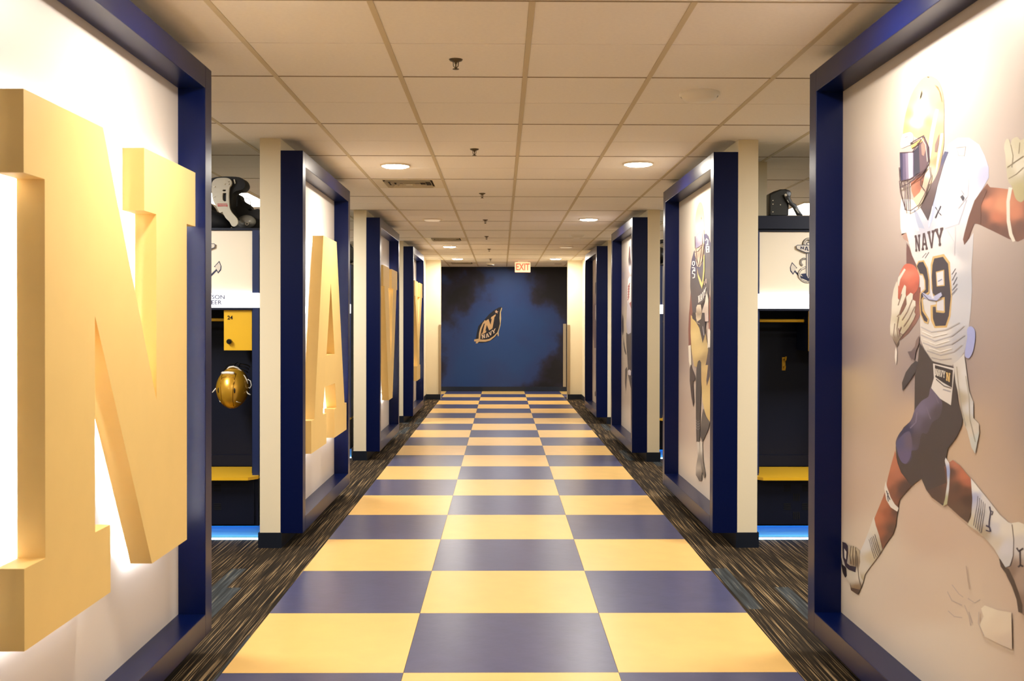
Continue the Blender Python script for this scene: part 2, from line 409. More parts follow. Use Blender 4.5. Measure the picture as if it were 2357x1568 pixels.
# ------------------------------------------------------------------ frames
XLF, XRF, XLP, XRP = -1.30, 1.395, -1.420, 1.515
ZT, ZB, BW = 2.606, .095, .098
frames = {}
pl_lab = {'left': ['tall navy box frame around the gold letter N, nearest on the left', 'tall navy box frame around the gold letter A, second on the left',
                   'tall navy box frame around the gold letter V, third on the left', 'tall navy box frame around the gold letter Y, last on the left'],
          'right': ['navy box frame with the print of a running player in white, nearest right', 'navy box frame with the print of a standing player in gold trousers',
                    'tall navy box frame with a red and white player print, third on the right', 'tall navy box frame seen almost edge on, last on the right']}
for side, starts, xf, xp, xw in (('left', LS, XLF, XLP, -1.446), ('right', RS, XRF, XRP, 1.557)):
    sg = 1 if side == 'left' else -1
    for i, y0 in enumerate(starts):
        t = thing('display_frame', pl_lab[side][i], 'frame', ((xf+xw)/2, y0, ZB))
        y1 = y0+FL; xa, xb = sorted((xf, xw-sg*0.0))
        L = Vector(t.location)
        for (a, b, c, d) in ((y0, y0+BW, ZB, ZT), (y1-BW, y1, ZB, ZT), (y0+BW, y1-BW, ZT-BW, ZT), (y0+BW, y1-BW, ZB, ZB+BW)):
            boxo('border', NAVY, t, xa-L.x, xb-L.x, a-L.y, b-L.y, c-L.z, d-L.z, bev=.003)
        pa, pb = sorted((xp, xw))
        boxo('backing_panel', PANELW, t, pa-L.x, pb-L.x, y0+BW-L.y, y1-BW-L.y, ZB+BW-L.z, ZT-BW-L.z)
        frames[side, i] = t
# ------------------------------------------------------------------ gold letters with halo lighting
LED = mat('halo_led', (240, 246, 255), .5, emit=(225, 238, 255), es=HALO)
XA, XB = -1.311, -1.392
def inset(l, d):
    n = len(l); A = sum(l[i][0]*l[(i+1) % n][1]-l[(i+1) % n][0]*l[i][1] for i in range(n)); sg = 1 if A > 0 else -1; out = []
    for i in range(n):
        a, b, c = Vector(l[i-1]), Vector(l[i]), Vector(l[(i+1) % n]); e1 = (b-a).normalized(); e2 = (c-b).normalized()
        n1 = Vector((-e1.y, e1.x))*sg; n2 = Vector((-e2.y, e2.x))*sg; m = (n1+n2); k = 1+n1.dot(n2)
        m = m/max(k, .35); out.append(tuple(b+m*d))
    return out
for i, (ch, y0, w) in enumerate((('N', 2.893, 1.615), ('A', 7.248, 1.653), ('V', 11.66, 1.58), ('Y', 15.87, 1.58))):
    loops = [[(y0+a*w, .572+b*1.548) for a, b in l] for l in GL[ch]]
    t = thing('block_letter', f'large gold three-dimensional block letter {ch} with white glow behind it', 'letter', (XB, y0+w/2, .572), 'gold letters spelling the team name')
    L = Vector(t.location)
    bm = bmesh.new(); extrude(bm, loops, lambda a, b: Vector((XB, a, b))-L, Vector((XA-XB, 0, 0)))
    bm_obj('letter_body', bm, GOLD, t)
    bm = bmesh.new(); ins = inset(loops[0], .03); ins2 = inset(loops[0], .042)
    n = len(ins)
    for k in range(n):
        q = [ins[k], ins[(k+1) % n], ins2[(k+1) % n], ins2[k]]
        bm.faces.new([bm.verts.new(Vector((XB-.003, *p))-L) for p in q])
    bm_obj('light_strip', bm, LED, t)
    for a, b in ((.15, .5), (.85, .5), (.5, .06)) if ch == 'N' else ((.5, .9), (.45, .05)):
        bm = bmesh.new(); p = (y0+a*w, .572+b*1.548); cyl(bm, Vector(((XB+XLP)/2, *p))-L, .008, XB-XLP, 'x', 10)
        bm_obj('standoff', bm, CHROME, t)

# ------------------------------------------------------------------ printed players on the right panels
def pr(P):
    q = Vector(P)-Vector((0, 0, H)); d = q.dot(FW); return (1178.5+F*q.dot(RT)/d, 784+CYS-F*q.dot(UP)/d)
def new_print(i, reg, maxlen):
    L = Vector(frames['right', i].location)
    s = Print(lambda u, v: on(u, v, x=XRP)-L, Vector((-1, 0, 0)), reg, maxlen)
    y0 = RS[i]+BW; y1 = RS[i]+FL-BW; z0, z1 = ZB+BW, ZT-BW
    s.rect = [pr((XRP, y0, z1)), pr((XRP, y1, z1)), pr((XRP, y1, z0)), pr((XRP, y0, z0))]
    s.at = lambda a, b: pr((XRP, y1-(y1-y0)*a, z1-(z1-z0)*b))
    return s
def backdrop(s, cols):
    s.add(s.rect, [(*s.at(a, b), c) for a, b, c in cols])
s = new_print(0, {'A': (1930, 150, 3.824), 'B': (1930, 520, 3.824), 'C': (1930, 850, 3.824), 'D': (1930, 1158, 3.824)}, 9)
MV, SD = (196, 172, 162), (210, 182, 150)
s.add(s.rect, [(*s.at(a, b), c) for a, b, c in [(0, 0, (222, 206, 188)), (.5, 0, (226, 212, 200)), (1, 0, (226, 212, 200)), (0, .25, (200, 182, 172)), (.5, .25, (204, 186, 178)), (1, .25, (204, 186, 178)),
      (0, .42, (184, 163, 156)), (.5, .42, (178, 160, 156)), (1, .42, (178, 160, 156)), (0, .5, (168, 150, 150)), (.5, .52, (164, 146, 148)), (1, .55, (160, 142, 146)),
      (0, .56, (212, 186, 150)), (.5, .6, (214, 182, 148)), (1, .64, (214, 182, 148)), (0, .75, (214, 188, 166)), (.5, .75, (218, 190, 168)), (1, .75, (216, 186, 166)),
      (0, .92, (228, 214, 196)), (.5, .95, (236, 222, 206)), (1, .95, (226, 206, 190)), (.2, .85, (226, 208, 188)), (.5, .85, (228, 206, 184))]])
SK1, SK2, SK3 = (226, 132, 88), (120, 74, 62), (160, 100, 78)
# raised arm, glove, band
s.poly('A 1110 1567 B 1100 120 1110 165 1150 120 A 1200 1390 1255 1410 1400 1480 1500 1530 1580 1555 1633 1530 1780 1440 1850 1350 1850 1150 1740 1090 1633 1080 1520 1095 1400 1080 1335 1075 1310 1040 1200 1190 1150 1330 1110 1480',
       [('A', 1200, 1300, SK2), ('A', 1130, 1540, SK2), ('A', 1290, 1150, SK2), ('A', 1320, 1200, SK1), ('A', 1440, 1240, (236, 150, 100)), ('A', 1400, 1340, (214, 118, 76)), ('A', 1380, 1430, SK2), ('A', 1560, 1300, SK1), ('A', 1600, 1420, (130, 84, 72)), ('A', 1480, 1480, (122, 78, 66)), ('A', 1700, 1300, SK3), ('A', 1270, 1350, SK2)])
s.poly('A 1500 1075 1480 1200 1483 1380 1505 1500 1535 1556 1560 1548 1532 1480 1512 1360 1510 1200 1532 1080', (244, 236, 222))
s.poly('A 1460 720 1478 655 1502 655 1518 700 1530 655 1575 632 1605 660 1640 640 1680 640 1720 720 1740 900 1720 1080 1633 1190 1600 1205 1560 1170 1530 1070 1495 1020 1478 900 1472 800',
       [('A', 1500, 750, (224, 214, 188)), ('A', 1580, 700, (214, 204, 170)), ('A', 1600, 900, (232, 224, 204)), ('A', 1600, 1100, (196, 184, 128)), ('A', 1700, 1000, (190, 178, 140)), ('A', 1500, 950, (206, 196, 166))], True)
for t in ('A 1520 700 1540 800 1530 900', 'A 1490 900 1560 850 1633 800', 'A 1500 1000 1570 960 1633 900', 'A 1600 680 1590 780'): s.stroke(t, 7, (150, 134, 104))
# jersey
s.poly('A 555 1180 640 1180 690 1200 730 1260 790 1370 840 1230 880 1030 905 900 945 760 965 700 1050 640 1150 640 1240 700 1290 800 1325 900 1325 990 1270 1090 1200 1190 1150 1330 1110 1480 1105 1567 B 1115 165 1190 60 1186 200 1172 380 1177 560 1165 750 1140 990 1110 1110 1060 1180 1000 1230 900 1220 830 1190 760 1090 725 1000 720 850 720 700 715 480 690 350 650 260 625 160 590 125 562 90 548 20 A 548 1440 543 1290',
       [('A', 600, 1250, (252, 246, 246)), ('A', 1100, 760, (255, 250, 244)), ('A', 1100, 950, (252, 250, 252)), ('A', 1290, 960, (196, 200, 240)), ('A', 1250, 800, (224, 222, 244)), ('A', 980, 1200, (246, 244, 250)), ('A', 760, 1450, (198, 200, 222)), ('A', 900, 1100, (220, 226, 246)),
        ('A', 600, 1450, (250, 244, 242)), ('B', 900, 100, (238, 234, 238)), ('B', 1080, 250, (198, 198, 210)), ('B', 1120, 500, (196, 200, 216)), ('B', 1080, 800, (204, 206, 220)), ('B', 760, 240, (236, 228, 230)), ('B', 900, 950, (228, 222, 220)), ('B', 1080, 1000, (186, 188, 206)), ('B', 860, 1150, (206, 196, 186)), ('B', 1020, 300, (238, 234, 240)), ('B', 780, 1000, (226, 216, 208))])
s.poly('A 1110 1480 1150 1330 1200 1190 1290 1085 1310 1100 1255 1240 1255 1400 1200 1395 1160 1480 B 1150 110 1110 168 1098 120', SK2)
s.stroke('A 940 1440 1060 1400 1130 1180', 10, (196, 198, 222)); s.stroke('A 1150 1000 1140 1150 1060 1260 1000 1210', 9, (206, 206, 226)); s.stroke('B 1030 0 1030 180', 8, (214, 212, 224)); s.stroke('B 960 40 1020 140 1025 260', 8, (214, 210, 222))
s.poly('A 660 1260 700 1300 760 1440 700 1430', (178, 188, 220)); s.poly('A 870 1090 895 1080 850 1300 800 1440 790 1400', (184, 198, 236))
s.poly('A 640 1290 660 1290 715 1460 690 1460', (252, 246, 246)); s.stroke('A 830 1240 800 1420', 7, (240, 240, 250))
# neck and dark collar
s.poly('A 938 758 972 762 930 870 905 960 870 1080 840 1200 790 1370 725 1255 790 1110 845 1010 880 890', [('A', 940, 780, (90, 92, 130)), ('A', 880, 980, (126, 106, 112)), ('A', 800, 1200, (104, 84, 88)), ('A', 790, 1340, (92, 78, 86))])
# helmet
s.poly('A 575 620 583 500 605 390 650 250 715 145 790 93 865 118 905 185 928 290 934 420 930 560 932 680 905 850 870 960 820 1045 790 1010 800 860 790 700 760 620 700 640 640 610', [('A', 720, 420, (255, 246, 196)), ('A', 690, 500, (255, 250, 214)), ('A', 740, 320, (252, 226, 164)), ('A', 790, 130, (232, 186, 132)), ('A', 620, 430, (232, 178, 104)),
       ('A', 590, 560, (236, 182, 100)), ('A', 800, 500, (226, 166, 104)), ('A', 760, 590, (240, 190, 112)), ('A', 850, 300, (232, 184, 130)), ('A', 910, 350, (206, 160, 120)), ('A', 900, 560, (222, 176, 120)), ('A', 860, 450, (240, 205, 150)), ('A', 660, 590, (244, 200, 120)), ('A', 830, 780, (214, 182, 130)), ('A', 880, 840, (190, 150, 100)), ('A', 660, 280, (236, 196, 130)), ('A', 820, 960, (226, 206, 176))], True)
s.poly('A 862 385 886 392 842 620 820 780 800 900 786 900 798 700 812 600 836 480', (252, 244, 236)); s.poly('A 905 600 930 600 905 760 880 900 858 960 868 860', (240, 226, 200))
s.poly('A 893 605 878 640 855 700 853 765 872 765 888 700', (146, 116, 110)); s.poly('A 738 220 744 252 736 282 720 305 722 278 732 240', (70, 62, 58)); s.poly('A 850 172 882 190 908 250 922 330 912 320 890 230', (150, 112, 72))
s.poly('A 785 100 805 103 802 112 788 110', (90, 70, 60))
s.poly('A 572 610 600 598 640 592 662 622 650 690 600 715 560 730 550 695 560 640', (250, 246, 240), True); s.stroke('A 588 640 615 628', 8, (150, 140, 150)); s.stroke('A 590 655 640 640', 5, (170, 160, 165))
s.poly('A 640 1020 720 960 770 900 800 960 745 1060 720 1130 670 1170 648 1110', [('A', 660, 1040, (210, 130, 100)), ('A', 720, 1050, (170, 96, 70)), ('A', 660, 1140, (214, 120, 84)), ('A', 780, 960, (120, 80, 76))])
s.poly('A 745 1060 790 870 820 900 835 960 800 1060 775 1130 745 1200 705 1255 660 1180 720 1120', [('A', 800, 920, (244, 232, 214)), ('A', 760, 1050, (206, 176, 150)), ('A', 700, 1200, (222, 206, 166))])
s.poly('A 544 768 660 766 720 700 760 630 800 720 800 850 770 930 700 955 620 1010 556 1022 548 900', (112, 98, 136))
s.poly('A 546 772 570 770 574 1018 556 1020 548 900', (70, 66, 104)); s.poly('A 596 768 620 767 626 1005 604 1012', (150, 134, 166)); s.poly('A 620 767 662 766 664 985 626 1006', (212, 196, 214))
s.poly('A 668 760 716 702 724 945 700 955 670 980', (66, 64, 84)); s.poly('A 716 702 760 632 798 722 798 850 768 928 724 945', (112, 86, 98)); s.poly('A 735 700 762 660 780 730 760 800 742 790', (176, 132, 118))
s.poly('A 645 712 755 636 762 660 650 735', (228, 178, 82)); s.poly('A 700 690 722 672 724 690 704 704', (120, 80, 60))
for t in ('A 548 772 660 766 760 625 802 720 806 850 775 925 640 1004 555 1022 548 900', 'A 640 690 700 655 765 618'): s.stroke(t, 9, (84, 62, 76))
for t in ('A 550 1020 560 1120 605 1275 650 1282 725 1230 785 1120 832 980 815 880 760 930 640 1040 556 1080', 'A 595 1010 608 1100 605 1275', 'A 628 1000 640 1282', 'A 745 1000 742 1055 780 1105', 'A 575 1020 582 1080', 'A 640 1040 740 975 800 890'): s.stroke(t, 8, (92, 64, 74))
s.stroke('A 740 640 780 700 796 850', 5, (240, 226, 216))
# shoulder number, small marks
s.stroke('A 1000 805 1022 740 1050 745 1052 790 1106 795 1122 712 1034 722', 14, (206, 202, 214)); s.stroke('A 1045 690 1050 660 1150 645', 10, (206, 202, 212))
s.stroke('A 858 1250 882 1290 905 1238', 10, (70, 66, 92)); s.stroke('A 856 1345 880 1290 908 1318', 10, (70, 66, 92))
s.poly('A 1075 1160 1098 1140 1112 1165 1100 1200', (84, 80, 96)); s.stroke('A 1085 1100 1110 1140', 5, (130, 126, 150))
# left arm, ball, glove
s.poly('A 553 1500 600 1475 622 1567 B 605 135 572 112 556 70', (196, 150, 134)); s.poly('B 602 150 625 185 650 262 692 352 700 420 640 360 600 330 600 250', (126, 82, 82))
s.poly('B 650 540 725 540 725 770 690 850 620 945 545 1010 520 985 600 850', [('B', 700, 600, (150, 76, 66)), ('B', 690, 780, (156, 100, 88)), ('B', 600, 940, (130, 88, 78))])
s.poly('B 598 335 560 380 532 460 520 560 535 650 600 650 660 610 702 550 716 470 702 400 662 345', [('B', 620, 430, (242, 128, 96)), ('B', 660, 480, (232, 104, 70)), ('B', 560, 540, (214, 92, 62)), ('B', 700, 520, (206, 84, 60)), ('B', 620, 350, (226, 96, 62)), ('B', 600, 600, (190, 80, 58))], True)
s.poly('B 530 455 583 375 596 386 548 470 536 535 522 500', (248, 236, 224))
s.poly('B 515 488 530 520 528 640 540 655 566 560 585 518 600 535 596 600 600 625 640 588 660 600 657 650 682 662 684 700 672 760 684 780 668 820 620 900 570 960 535 1010 515 1050 480 990 460 960 458 880 470 780 475 650 490 560',
       [('B', 500, 700, (244, 234, 216)), ('B', 560, 700, (236, 226, 210)), ('B', 640, 640, (238, 228, 212)), ('B', 620, 780, (206, 192, 172)), ('B', 560, 850, (214, 200, 160)), ('B', 490, 900, (236, 226, 206)), ('B', 600, 900, (190, 172, 140)), ('B', 515, 1010, (150, 130, 110))])
for t in ('B 600 620 560 720 540 780 520 800', 'B 655 650 610 760 565 830', 'B 678 710 625 820 580 885', 'B 562 600 530 700', 'B 500 860 490 960 515 1040', 'B 535 800 520 900 530 980'): s.stroke(t, 8, (150, 122, 102))
s.poly('B 600 625 560 720 545 790 580 740 605 690', (140, 90, 76)); s.poly('B 480 985 515 1045 540 1010 535 1040 517 1068', (104, 84, 76)); s.poly('B 512 1065 522 1110 519 1180 513 1224 503 1160 505 1100', (250, 240, 230))
s.stroke('B 535 900 550 975', 8, (130, 88, 80)); s.stroke('B 560 890 540 940 575 960', 7, (130, 88, 80))
# lettering on the shirt
INKT = (92, 68, 76)
for ch, q in (('N', 'B 672 84 722 74 724 222 680 228'), ('A', 'B 728 70 780 56 790 210 735 218'), ('V', 'B 784 50 850 34 846 192 800 204'), ('Y', 'B 850 28 926 12 920 172 872 182')): s.glyph(ch, q, INKT)
DK, GD = (66, 58, 74), (222, 180, 100)
s.poly('B 814 340 832 270 930 248 984 322 990 440 1002 620 988 800 956 895 848 900 814 830 812 700 866 690 820 590', GD)
s.poly('B 830 345 846 288 922 272 968 335 975 430 992 620 975 790 945 878 855 882 834 815 832 712 858 712 862 762 932 768 938 650 862 628 832 590 824 450', DK)
s.poly('B 860 405 934 386 938 528 868 534', GD); s.poly('B 868 414 926 396 930 520 876 526', (226, 224, 234))
s.poly('B 862 650 938 626 940 764 862 756', GD); s.poly('B 870 668 930 646 932 750 870 742', (216, 214, 226))
s.poly('B 688 350 706 310 756 302 790 370 806 480 806 590 770 620 745 650 756 740 790 800 802 820 794 865 758 850 722 780 716 680 722 590 762 555 758 480 742 432 716 430', GD)
s.poly('B 694 355 712 322 750 316 780 375 798 480 796 580 760 605 734 650 742 750 778 805 790 822 784 848 758 835 732 775 726 680 732 600 772 560 768 480 748 424 722 420', DK)
s.poly('B 738 582 830 628 908 585 918 612 868 662 800 652 756 630', (184, 190, 234)); s.stroke('B 740 590 800 650 870 662 915 640', 6, (74, 66, 96)); s.poly('B 820 540 836 600 850 640 826 640', (226, 226, 240)); s.stroke('B 880 490 915 470', 8, (120, 130, 180))
for t in ('B 1000 430 1034 376', 'B 1004 480 1040 410', 'B 1012 520 1048 450', 'B 1005 570 1050 510', 'B 1000 606 1050 550', 'B 740 280 775 240', 'B 765 285 798 232'): s.stroke(t, 5, (92, 84, 100))
for t, c in (('B 728 890 820 935 950 915 1070 850', (190, 186, 194)), ('B 728 960 850 1015 1000 970 1110 880', (184, 180, 190)), ('B 745 1030 860 1075 1000 1040 1115 960', (182, 176, 184)), ('B 780 1100 900 1140 1020 1110 1090 1050', (176, 168, 172)), ('B 820 1160 900 1180 1000 1170', (170, 160, 160)), ('B 740 930 840 975 960 945', (246, 240, 236)), ('B 750 1000 860 1045 980 1010', (244, 238, 232)), ('B 800 1075 900 1108 1000 1080', (240, 232, 226))): s.stroke(t, 10, c)
s.poly('B 1138 910 1170 884 1203 912 1210 970 1200 1060 1180 1130 1150 1166 1118 1140 1128 1050 1140 980', (168, 178, 246), True)
# trousers, flaps, towel
s.poly('B 722 1030 765 1095 830 1190 1020 1240 C 1035 100 1062 300 1100 430 1092 500 1040 610 970 700 953 790 990 850 1010 1000 975 1180 925 1200 830 1130 780 1062 735 960 650 1030 600 1085 545 900 520 800 511 690 515 630 580 512 640 460 672 400 676 340 B 680 1300 705 1200', (74, 62, 64))
s.poly('C 822 165 890 240 925 310 900 420 835 470 790 565 740 570 710 700 650 720 655 780 612 836 560 812 525 720 512 640 548 560 600 505 650 440 680 360 740 280 800 240',
       [('C', 800, 300, (112, 100, 134)), ('C', 740, 340, (120, 110, 146)), ('C', 880, 380, (84, 72, 86)), ('C', 700, 470, (104, 92, 124)), ('C', 600, 540, (56, 56, 100)), ('C', 780, 500, (84, 72, 92)), ('C', 600, 700, (98, 88, 130)), ('C', 640, 780, (80, 68, 100)), ('C', 690, 620, (86, 72, 86))], True)
s.poly('C 636 552 655 620 655 700 636 790 600 833 560 812 530 740 520 650 560 590 600 555', [('C', 560, 640, (86, 86, 140)), ('C', 620, 640, (110, 94, 122)), ('C', 600, 780, (104, 92, 140))], True)
s.stroke('C 700 380 690 470 640 520', 12, (128, 118, 150)); s.stroke('C 860 220 890 300', 9, (120, 108, 132)); s.stroke('C 780 330 820 440', 8, (124, 112, 140))
s.poly('B 690 1188 708 1200 682 1290 652 1340 572 1452 567 1382 600 1290 650 1220', (70, 62, 70)); s.poly('B 722 960 715 1040 690 1100 676 1186 640 1160 616 1108 650 1102 680 1060 690 1010', [('B', 650, 1130, (112, 92, 100)), ('B', 710, 1000, (136, 108, 104))])
s.poly('B 1020 1215 1060 1185 1115 1125 1150 1400 C 1160 200 1196 290 1196 430 1245 480 1248 560 1212 742 1180 690 1142 540 1112 480 1085 320 1040 120',
       [('B', 1060, 1300, (214, 206, 196)), ('B', 1110, 1300, (226, 222, 226)), ('C', 1080, 250, (190, 176, 150)), ('C', 1140, 150, (222, 220, 220)), ('C', 1180, 350, (216, 216, 222)), ('C', 1120, 450, (206, 196, 176)), ('C', 1200, 550, (226, 214, 200)), ('C', 1225, 600, (206, 214, 214))])
for t in ('B 1050 1240 1075 1500', 'C 1060 100 1095 350 1130 500', 'C 1130 60 1160 250 1165 440', 'C 1165 440 1215 640'): s.stroke(t, 7, (176, 166, 150))
s.poly('B 842 1212 1030 1255 C 1022 100 1000 318 905 260 825 165 B 850 1340', (228, 220, 216)); s.poly('B 858 1225 1018 1270 1010 1425 930 1380 862 1330', (52, 42, 48)); s.stroke('B 870 1350 940 1410 1005 1430', 8, (90, 80, 86)); s.stroke('B 930 1440 1000 1460', 12, (170, 166, 178))
for ch, q in (('N', 'B 862 1256 886 1262 886 1322 862 1314'), ('A', 'B 885 1262 910 1268 910 1330 885 1322'), ('V', 'B 908 1268 932 1274 930 1336 908 1328'), ('Y', 'B 930 1272 954 1280 952 1342 930 1334')): s.glyph(ch, q, (232, 222, 210))
s.glyph('N', 'B 958 1288 996 1298 992 1378 958 1360', (236, 190, 90))
# left leg
s.poly('C 508 715 470 850 442 960 425 1060 400 1130 350 1250 322 1320 335 1400 370 1490 395 1567 D 395 410 C 440 1520 490 1450 512 1380 527 1260 545 1150 600 1085 650 1030 600 960 560 910 530 830',
       [('C', 490, 850, (206, 118, 76)), ('C', 540, 920, (196, 112, 76)), ('C', 460, 1000, (196, 110, 70)), ('C', 560, 1060, (88, 62, 60)), ('C', 500, 1050, (150, 86, 58)), ('C', 400, 1200, (200, 112, 66)), ('C', 360, 1300, (206, 112, 62)), ('C', 440, 1250, (170, 86, 48)), ('C', 500, 1250, (104, 66, 54)), ('C', 480, 1420, (98, 68, 56)), ('C', 390, 1450, (176, 94, 56)), ('C', 430, 1480, (110, 72, 58)), ('C', 600, 1030, (84, 60, 58))])
s.poly('C 425 985 438 1040 470 1130 505 1190 540 1222 528 1255 470 1218 430 1150 412 1050', (240, 232, 222)); s.stroke('C 432 1070 445 1110 465 1150', 8, (70, 66, 90)); s.stroke('C 450 1090 442 1120 450 1165', 6, (70, 66, 90))
s.poly('D 320 118 338 200 368 290 396 412 342 492 290 560 240 630 228 690 202 745 185 700 190 540 200 425 240 340 280 235', [('D', 320, 180, (232, 226, 212)), ('D', 250, 380, (226, 226, 228)), ('D', 370, 400, (196, 180, 150)), ('D', 230, 560, (222, 214, 200)), ('D', 210, 700, (190, 172, 130)), ('D', 300, 480, (212, 196, 160))])
for t in ('D 278 320 300 400 328 492', 'D 290 308 312 390 342 480', 'D 303 300 326 380 356 465', 'D 316 290 340 370 370 450', 'D 330 275 352 355 382 440'): s.stroke(t, 5, (112, 100, 104))
s.poly('D 36 335 90 368 130 375 165 390 195 420 200 520 190 580 208 660 228 690 205 750 180 806 120 765 108 700 60 645 36 540', [('D', 120, 430, (214, 196, 158)), ('D', 80, 400, (190, 180, 170)), ('D', 150, 520, (150, 128, 100)), ('D', 130, 650, (216, 210, 196)), ('D', 190, 640, (226, 218, 204)), ('D', 170, 750, (150, 122, 84)), ('D', 50, 500, (200, 194, 190))])
s.poly('D 42 342 72 352 92 376 96 440 84 530 110 552 165 562 160 612 100 588 70 560 46 480', (66, 56, 72)); s.poly('D 60 400 80 430 76 500 62 480', (226, 216, 206)); s.poly('D 34 470 44 540 78 570 84 640 70 660 50 620 36 560', (50, 42, 44)); s.poly('D 108 700 122 745 200 765 180 808 120 770', (96, 74, 62))
for t in ('D 120 380 110 460 120 540', 'D 140 380 135 470 145 550', 'D 160 390 160 480 165 560'): s.stroke(t, 6, (106, 88, 70))
s.stroke('D 168 420 180 560 190 660 210 740', 5, (120, 100, 84))
# right leg
s.poly('C 940 860 985 820 1015 800 1080 850 1140 925 1180 972 1190 1100 1180 1250 1150 1355 1080 1300 965 1195 910 1178 830 1130 790 1070 960 1000',
       [('C', 1040, 840, (206, 120, 84)), ('C', 1120, 940, (212, 116, 74)), ('C', 1150, 1000, (196, 104, 70)), ('C', 1000, 900, (98, 66, 60)), ('C', 1060, 1040, (100, 68, 56)), ('C', 1150, 1150, (86, 58, 50)), ('C', 1080, 1240, (108, 78, 64)), ('C', 860, 1100, (88, 66, 62)), ('C', 1130, 1320, (96, 72, 62)), ('C', 1140, 1060, (110, 70, 56))])
s.poly('C 953 778 985 828 992 900 984 1050 966 1190 930 1207 948 1140 968 1000 962 880 946 805', [('C', 965, 790, (236, 236, 244)), ('C', 975, 900, (160, 180, 240)), ('C', 975, 1020, (220, 224, 232)), ('C', 950, 1180, (186, 186, 140))])
s.poly('C 1175 958 1240 1040 1330 1150 1430 1280 1505 1348 D 1535 178 1552 350 1550 480 1522 550 1482 568 1432 490 1380 400 1330 340 1250 262 1145 190 C 1178 1300 1190 1150',
       [('C', 1220, 1050, (250, 248, 246)), ('C', 1210, 1120, (178, 188, 236)), ('C', 1170, 1350, (214, 204, 180)), ('C', 1300, 1150, (236, 234, 240)), ('C', 1280, 1300, (216, 216, 224)), ('C', 1300, 1440, (190, 172, 144)), ('C', 1400, 1300, (244, 240, 238)), ('C', 1380, 1400, (220, 222, 238)), ('C', 1480, 1400, (246, 240, 234)), ('D', 1480, 400, (226, 228, 244)), ('D', 1500, 520, (216, 220, 230)), ('D', 1400, 360, (226, 216, 200))])
for k in range(5): s.stroke(f'C {1238+16*k} {1118+16*k} {1232+16*k} {1200+16*k} {1200+17*k} {1378+16*k}', 5, (104, 94, 112))
s.stroke('C 1342 1210 1352 1260 1340 1340 1338 1390', 13, (62, 56, 92)); s.stroke('C 1345 1245 1372 1255 1362 1285', 10, (62, 56, 92)); s.stroke('C 1312 1375 1345 1395 1352 1430', 14, (62, 56, 92)); s.stroke('C 1312 1418 1345 1430', 10, (62, 56, 92))
s.poly('D 1538 176 1600 168 1680 200 1760 420 1820 700 1840 980 1720 1060 1633 980 1600 960 1585 860 1540 740 1490 640 1482 575 1530 555 1556 460 1550 330',
       [('D', 1580, 220, (250, 242, 226)), ('D', 1600, 350, (226, 222, 226)), ('D', 1600, 650, (186, 160, 146)), ('D', 1620, 900, (150, 122, 112)), ('D', 1540, 620, (150, 124, 110)), ('D', 1760, 700, (200, 180, 170))])
s.poly('D 1426 488 1440 500 1482 570 1512 580 1560 680 1600 790 1633 900 1633 970 1596 960 1580 850 1540 735 1484 620 1440 560', (84, 68, 64)); s.stroke('D 1542 190 1556 330 1552 470 1525 550', 6, (96, 80, 84))
s.stroke('D 1582 395 1600 425 1640 400', 16, (66, 56, 70)); s.stroke('D 1595 565 1615 545 1640 560', 16, (66, 56, 70)); s.stroke('D 1612 420 1615 550', 12, (66, 56, 70))
# pale prints on the ground
s.poly('D 1268 930 1300 902 1420 945 1535 965 1542 1290 1440 1248 1290 1175 1252 1080 1290 1000', [('D', 1300, 930, (250, 238, 216)), ('D', 1450, 1050, (244, 228, 206)), ('D', 1500, 1250, (230, 212, 196))])
for t in ('D 1000 720 1060 800 1100 830', 'D 960 780 1000 860 1090 900', 'D 965 950 1020 1000 1090 1010', 'D 1110 900 1150 1000 1165 1080', 'D 1150 960 1180 1060', 'D 1140 840 1200 880 1250 850', 'D 1250 960 1245 1060 1295 1170'): s.stroke(t, 7, (196, 180, 176))
s.stroke('D 1135 555 1150 680 1165 760', 4, (170, 140, 124))
s.build('player_print', frames['right', 0], label='flat printed picture of a running player in a white shirt and gold helmet')

# second player
s = new_print(1, {'A': (1550, 440, 5.227), 'B': (1550, 720, 3.827)}, 12)
backdrop(s, [(a, b, c) for a, b, c in [(0, 0, (214, 202, 184)), (.5, 0, (234, 220, 196)), (1, 0, (236, 222, 200)), (0, .3, (206, 186, 170)), (.5, .3, (216, 196, 176)), (1, .3, (226, 206, 186)), (0, .5, (186, 164, 152)), (1, .5, (190, 170, 160)), (.5, .5, (190, 168, 158)),
     (0, .75, (206, 184, 170)), (.5, .75, (210, 190, 176)), (1, .75, (212, 192, 180)), (0, 1, (232, 216, 200)), (1, 1, (238, 224, 208))]])
s.poly('A 182 1568 195 1400 210 1200 240 1320 240 1420 222 1568 B 160 60 170 130 155 300 135 295 131 150 140 0', (152, 88, 76)); s.poly('A 420 1180 450 1300 456 1568 B 330 0 332 150 312 150 308 60 A 428 1500', (156, 92, 80))
s.poly('A 375 520 395 510 425 545 452 640 458 760 456 900 442 1100 432 1300 425 1568 B 300 80 270 200 230 130 190 70 172 30 A 240 1568 215 1280 203 1150 206 950 222 820 245 730 262 700 300 760 340 860 366 800 376 650',
       [('A', 400, 560, (96, 90, 130)), ('A', 420, 800, (110, 104, 112)), ('A', 440, 1000, (120, 112, 112)), ('A', 300, 1100, (92, 84, 92)), ('A', 225, 900, (86, 80, 116)), ('A', 260, 1300, (100, 88, 94)), ('A', 380, 1300, (84, 76, 84))])
s.poly('A 262 548 258 440 266 330 282 225 305 150 328 132 350 165 366 250 374 370 372 440 345 468 300 515', [('A', 300, 200, (232, 190, 120)), ('A', 290, 420, (255, 240, 176)), ('A', 320, 350, (248, 214, 130)), ('A', 350, 250, (226, 184, 110)), ('A', 330, 150, (214, 176, 116))], True)
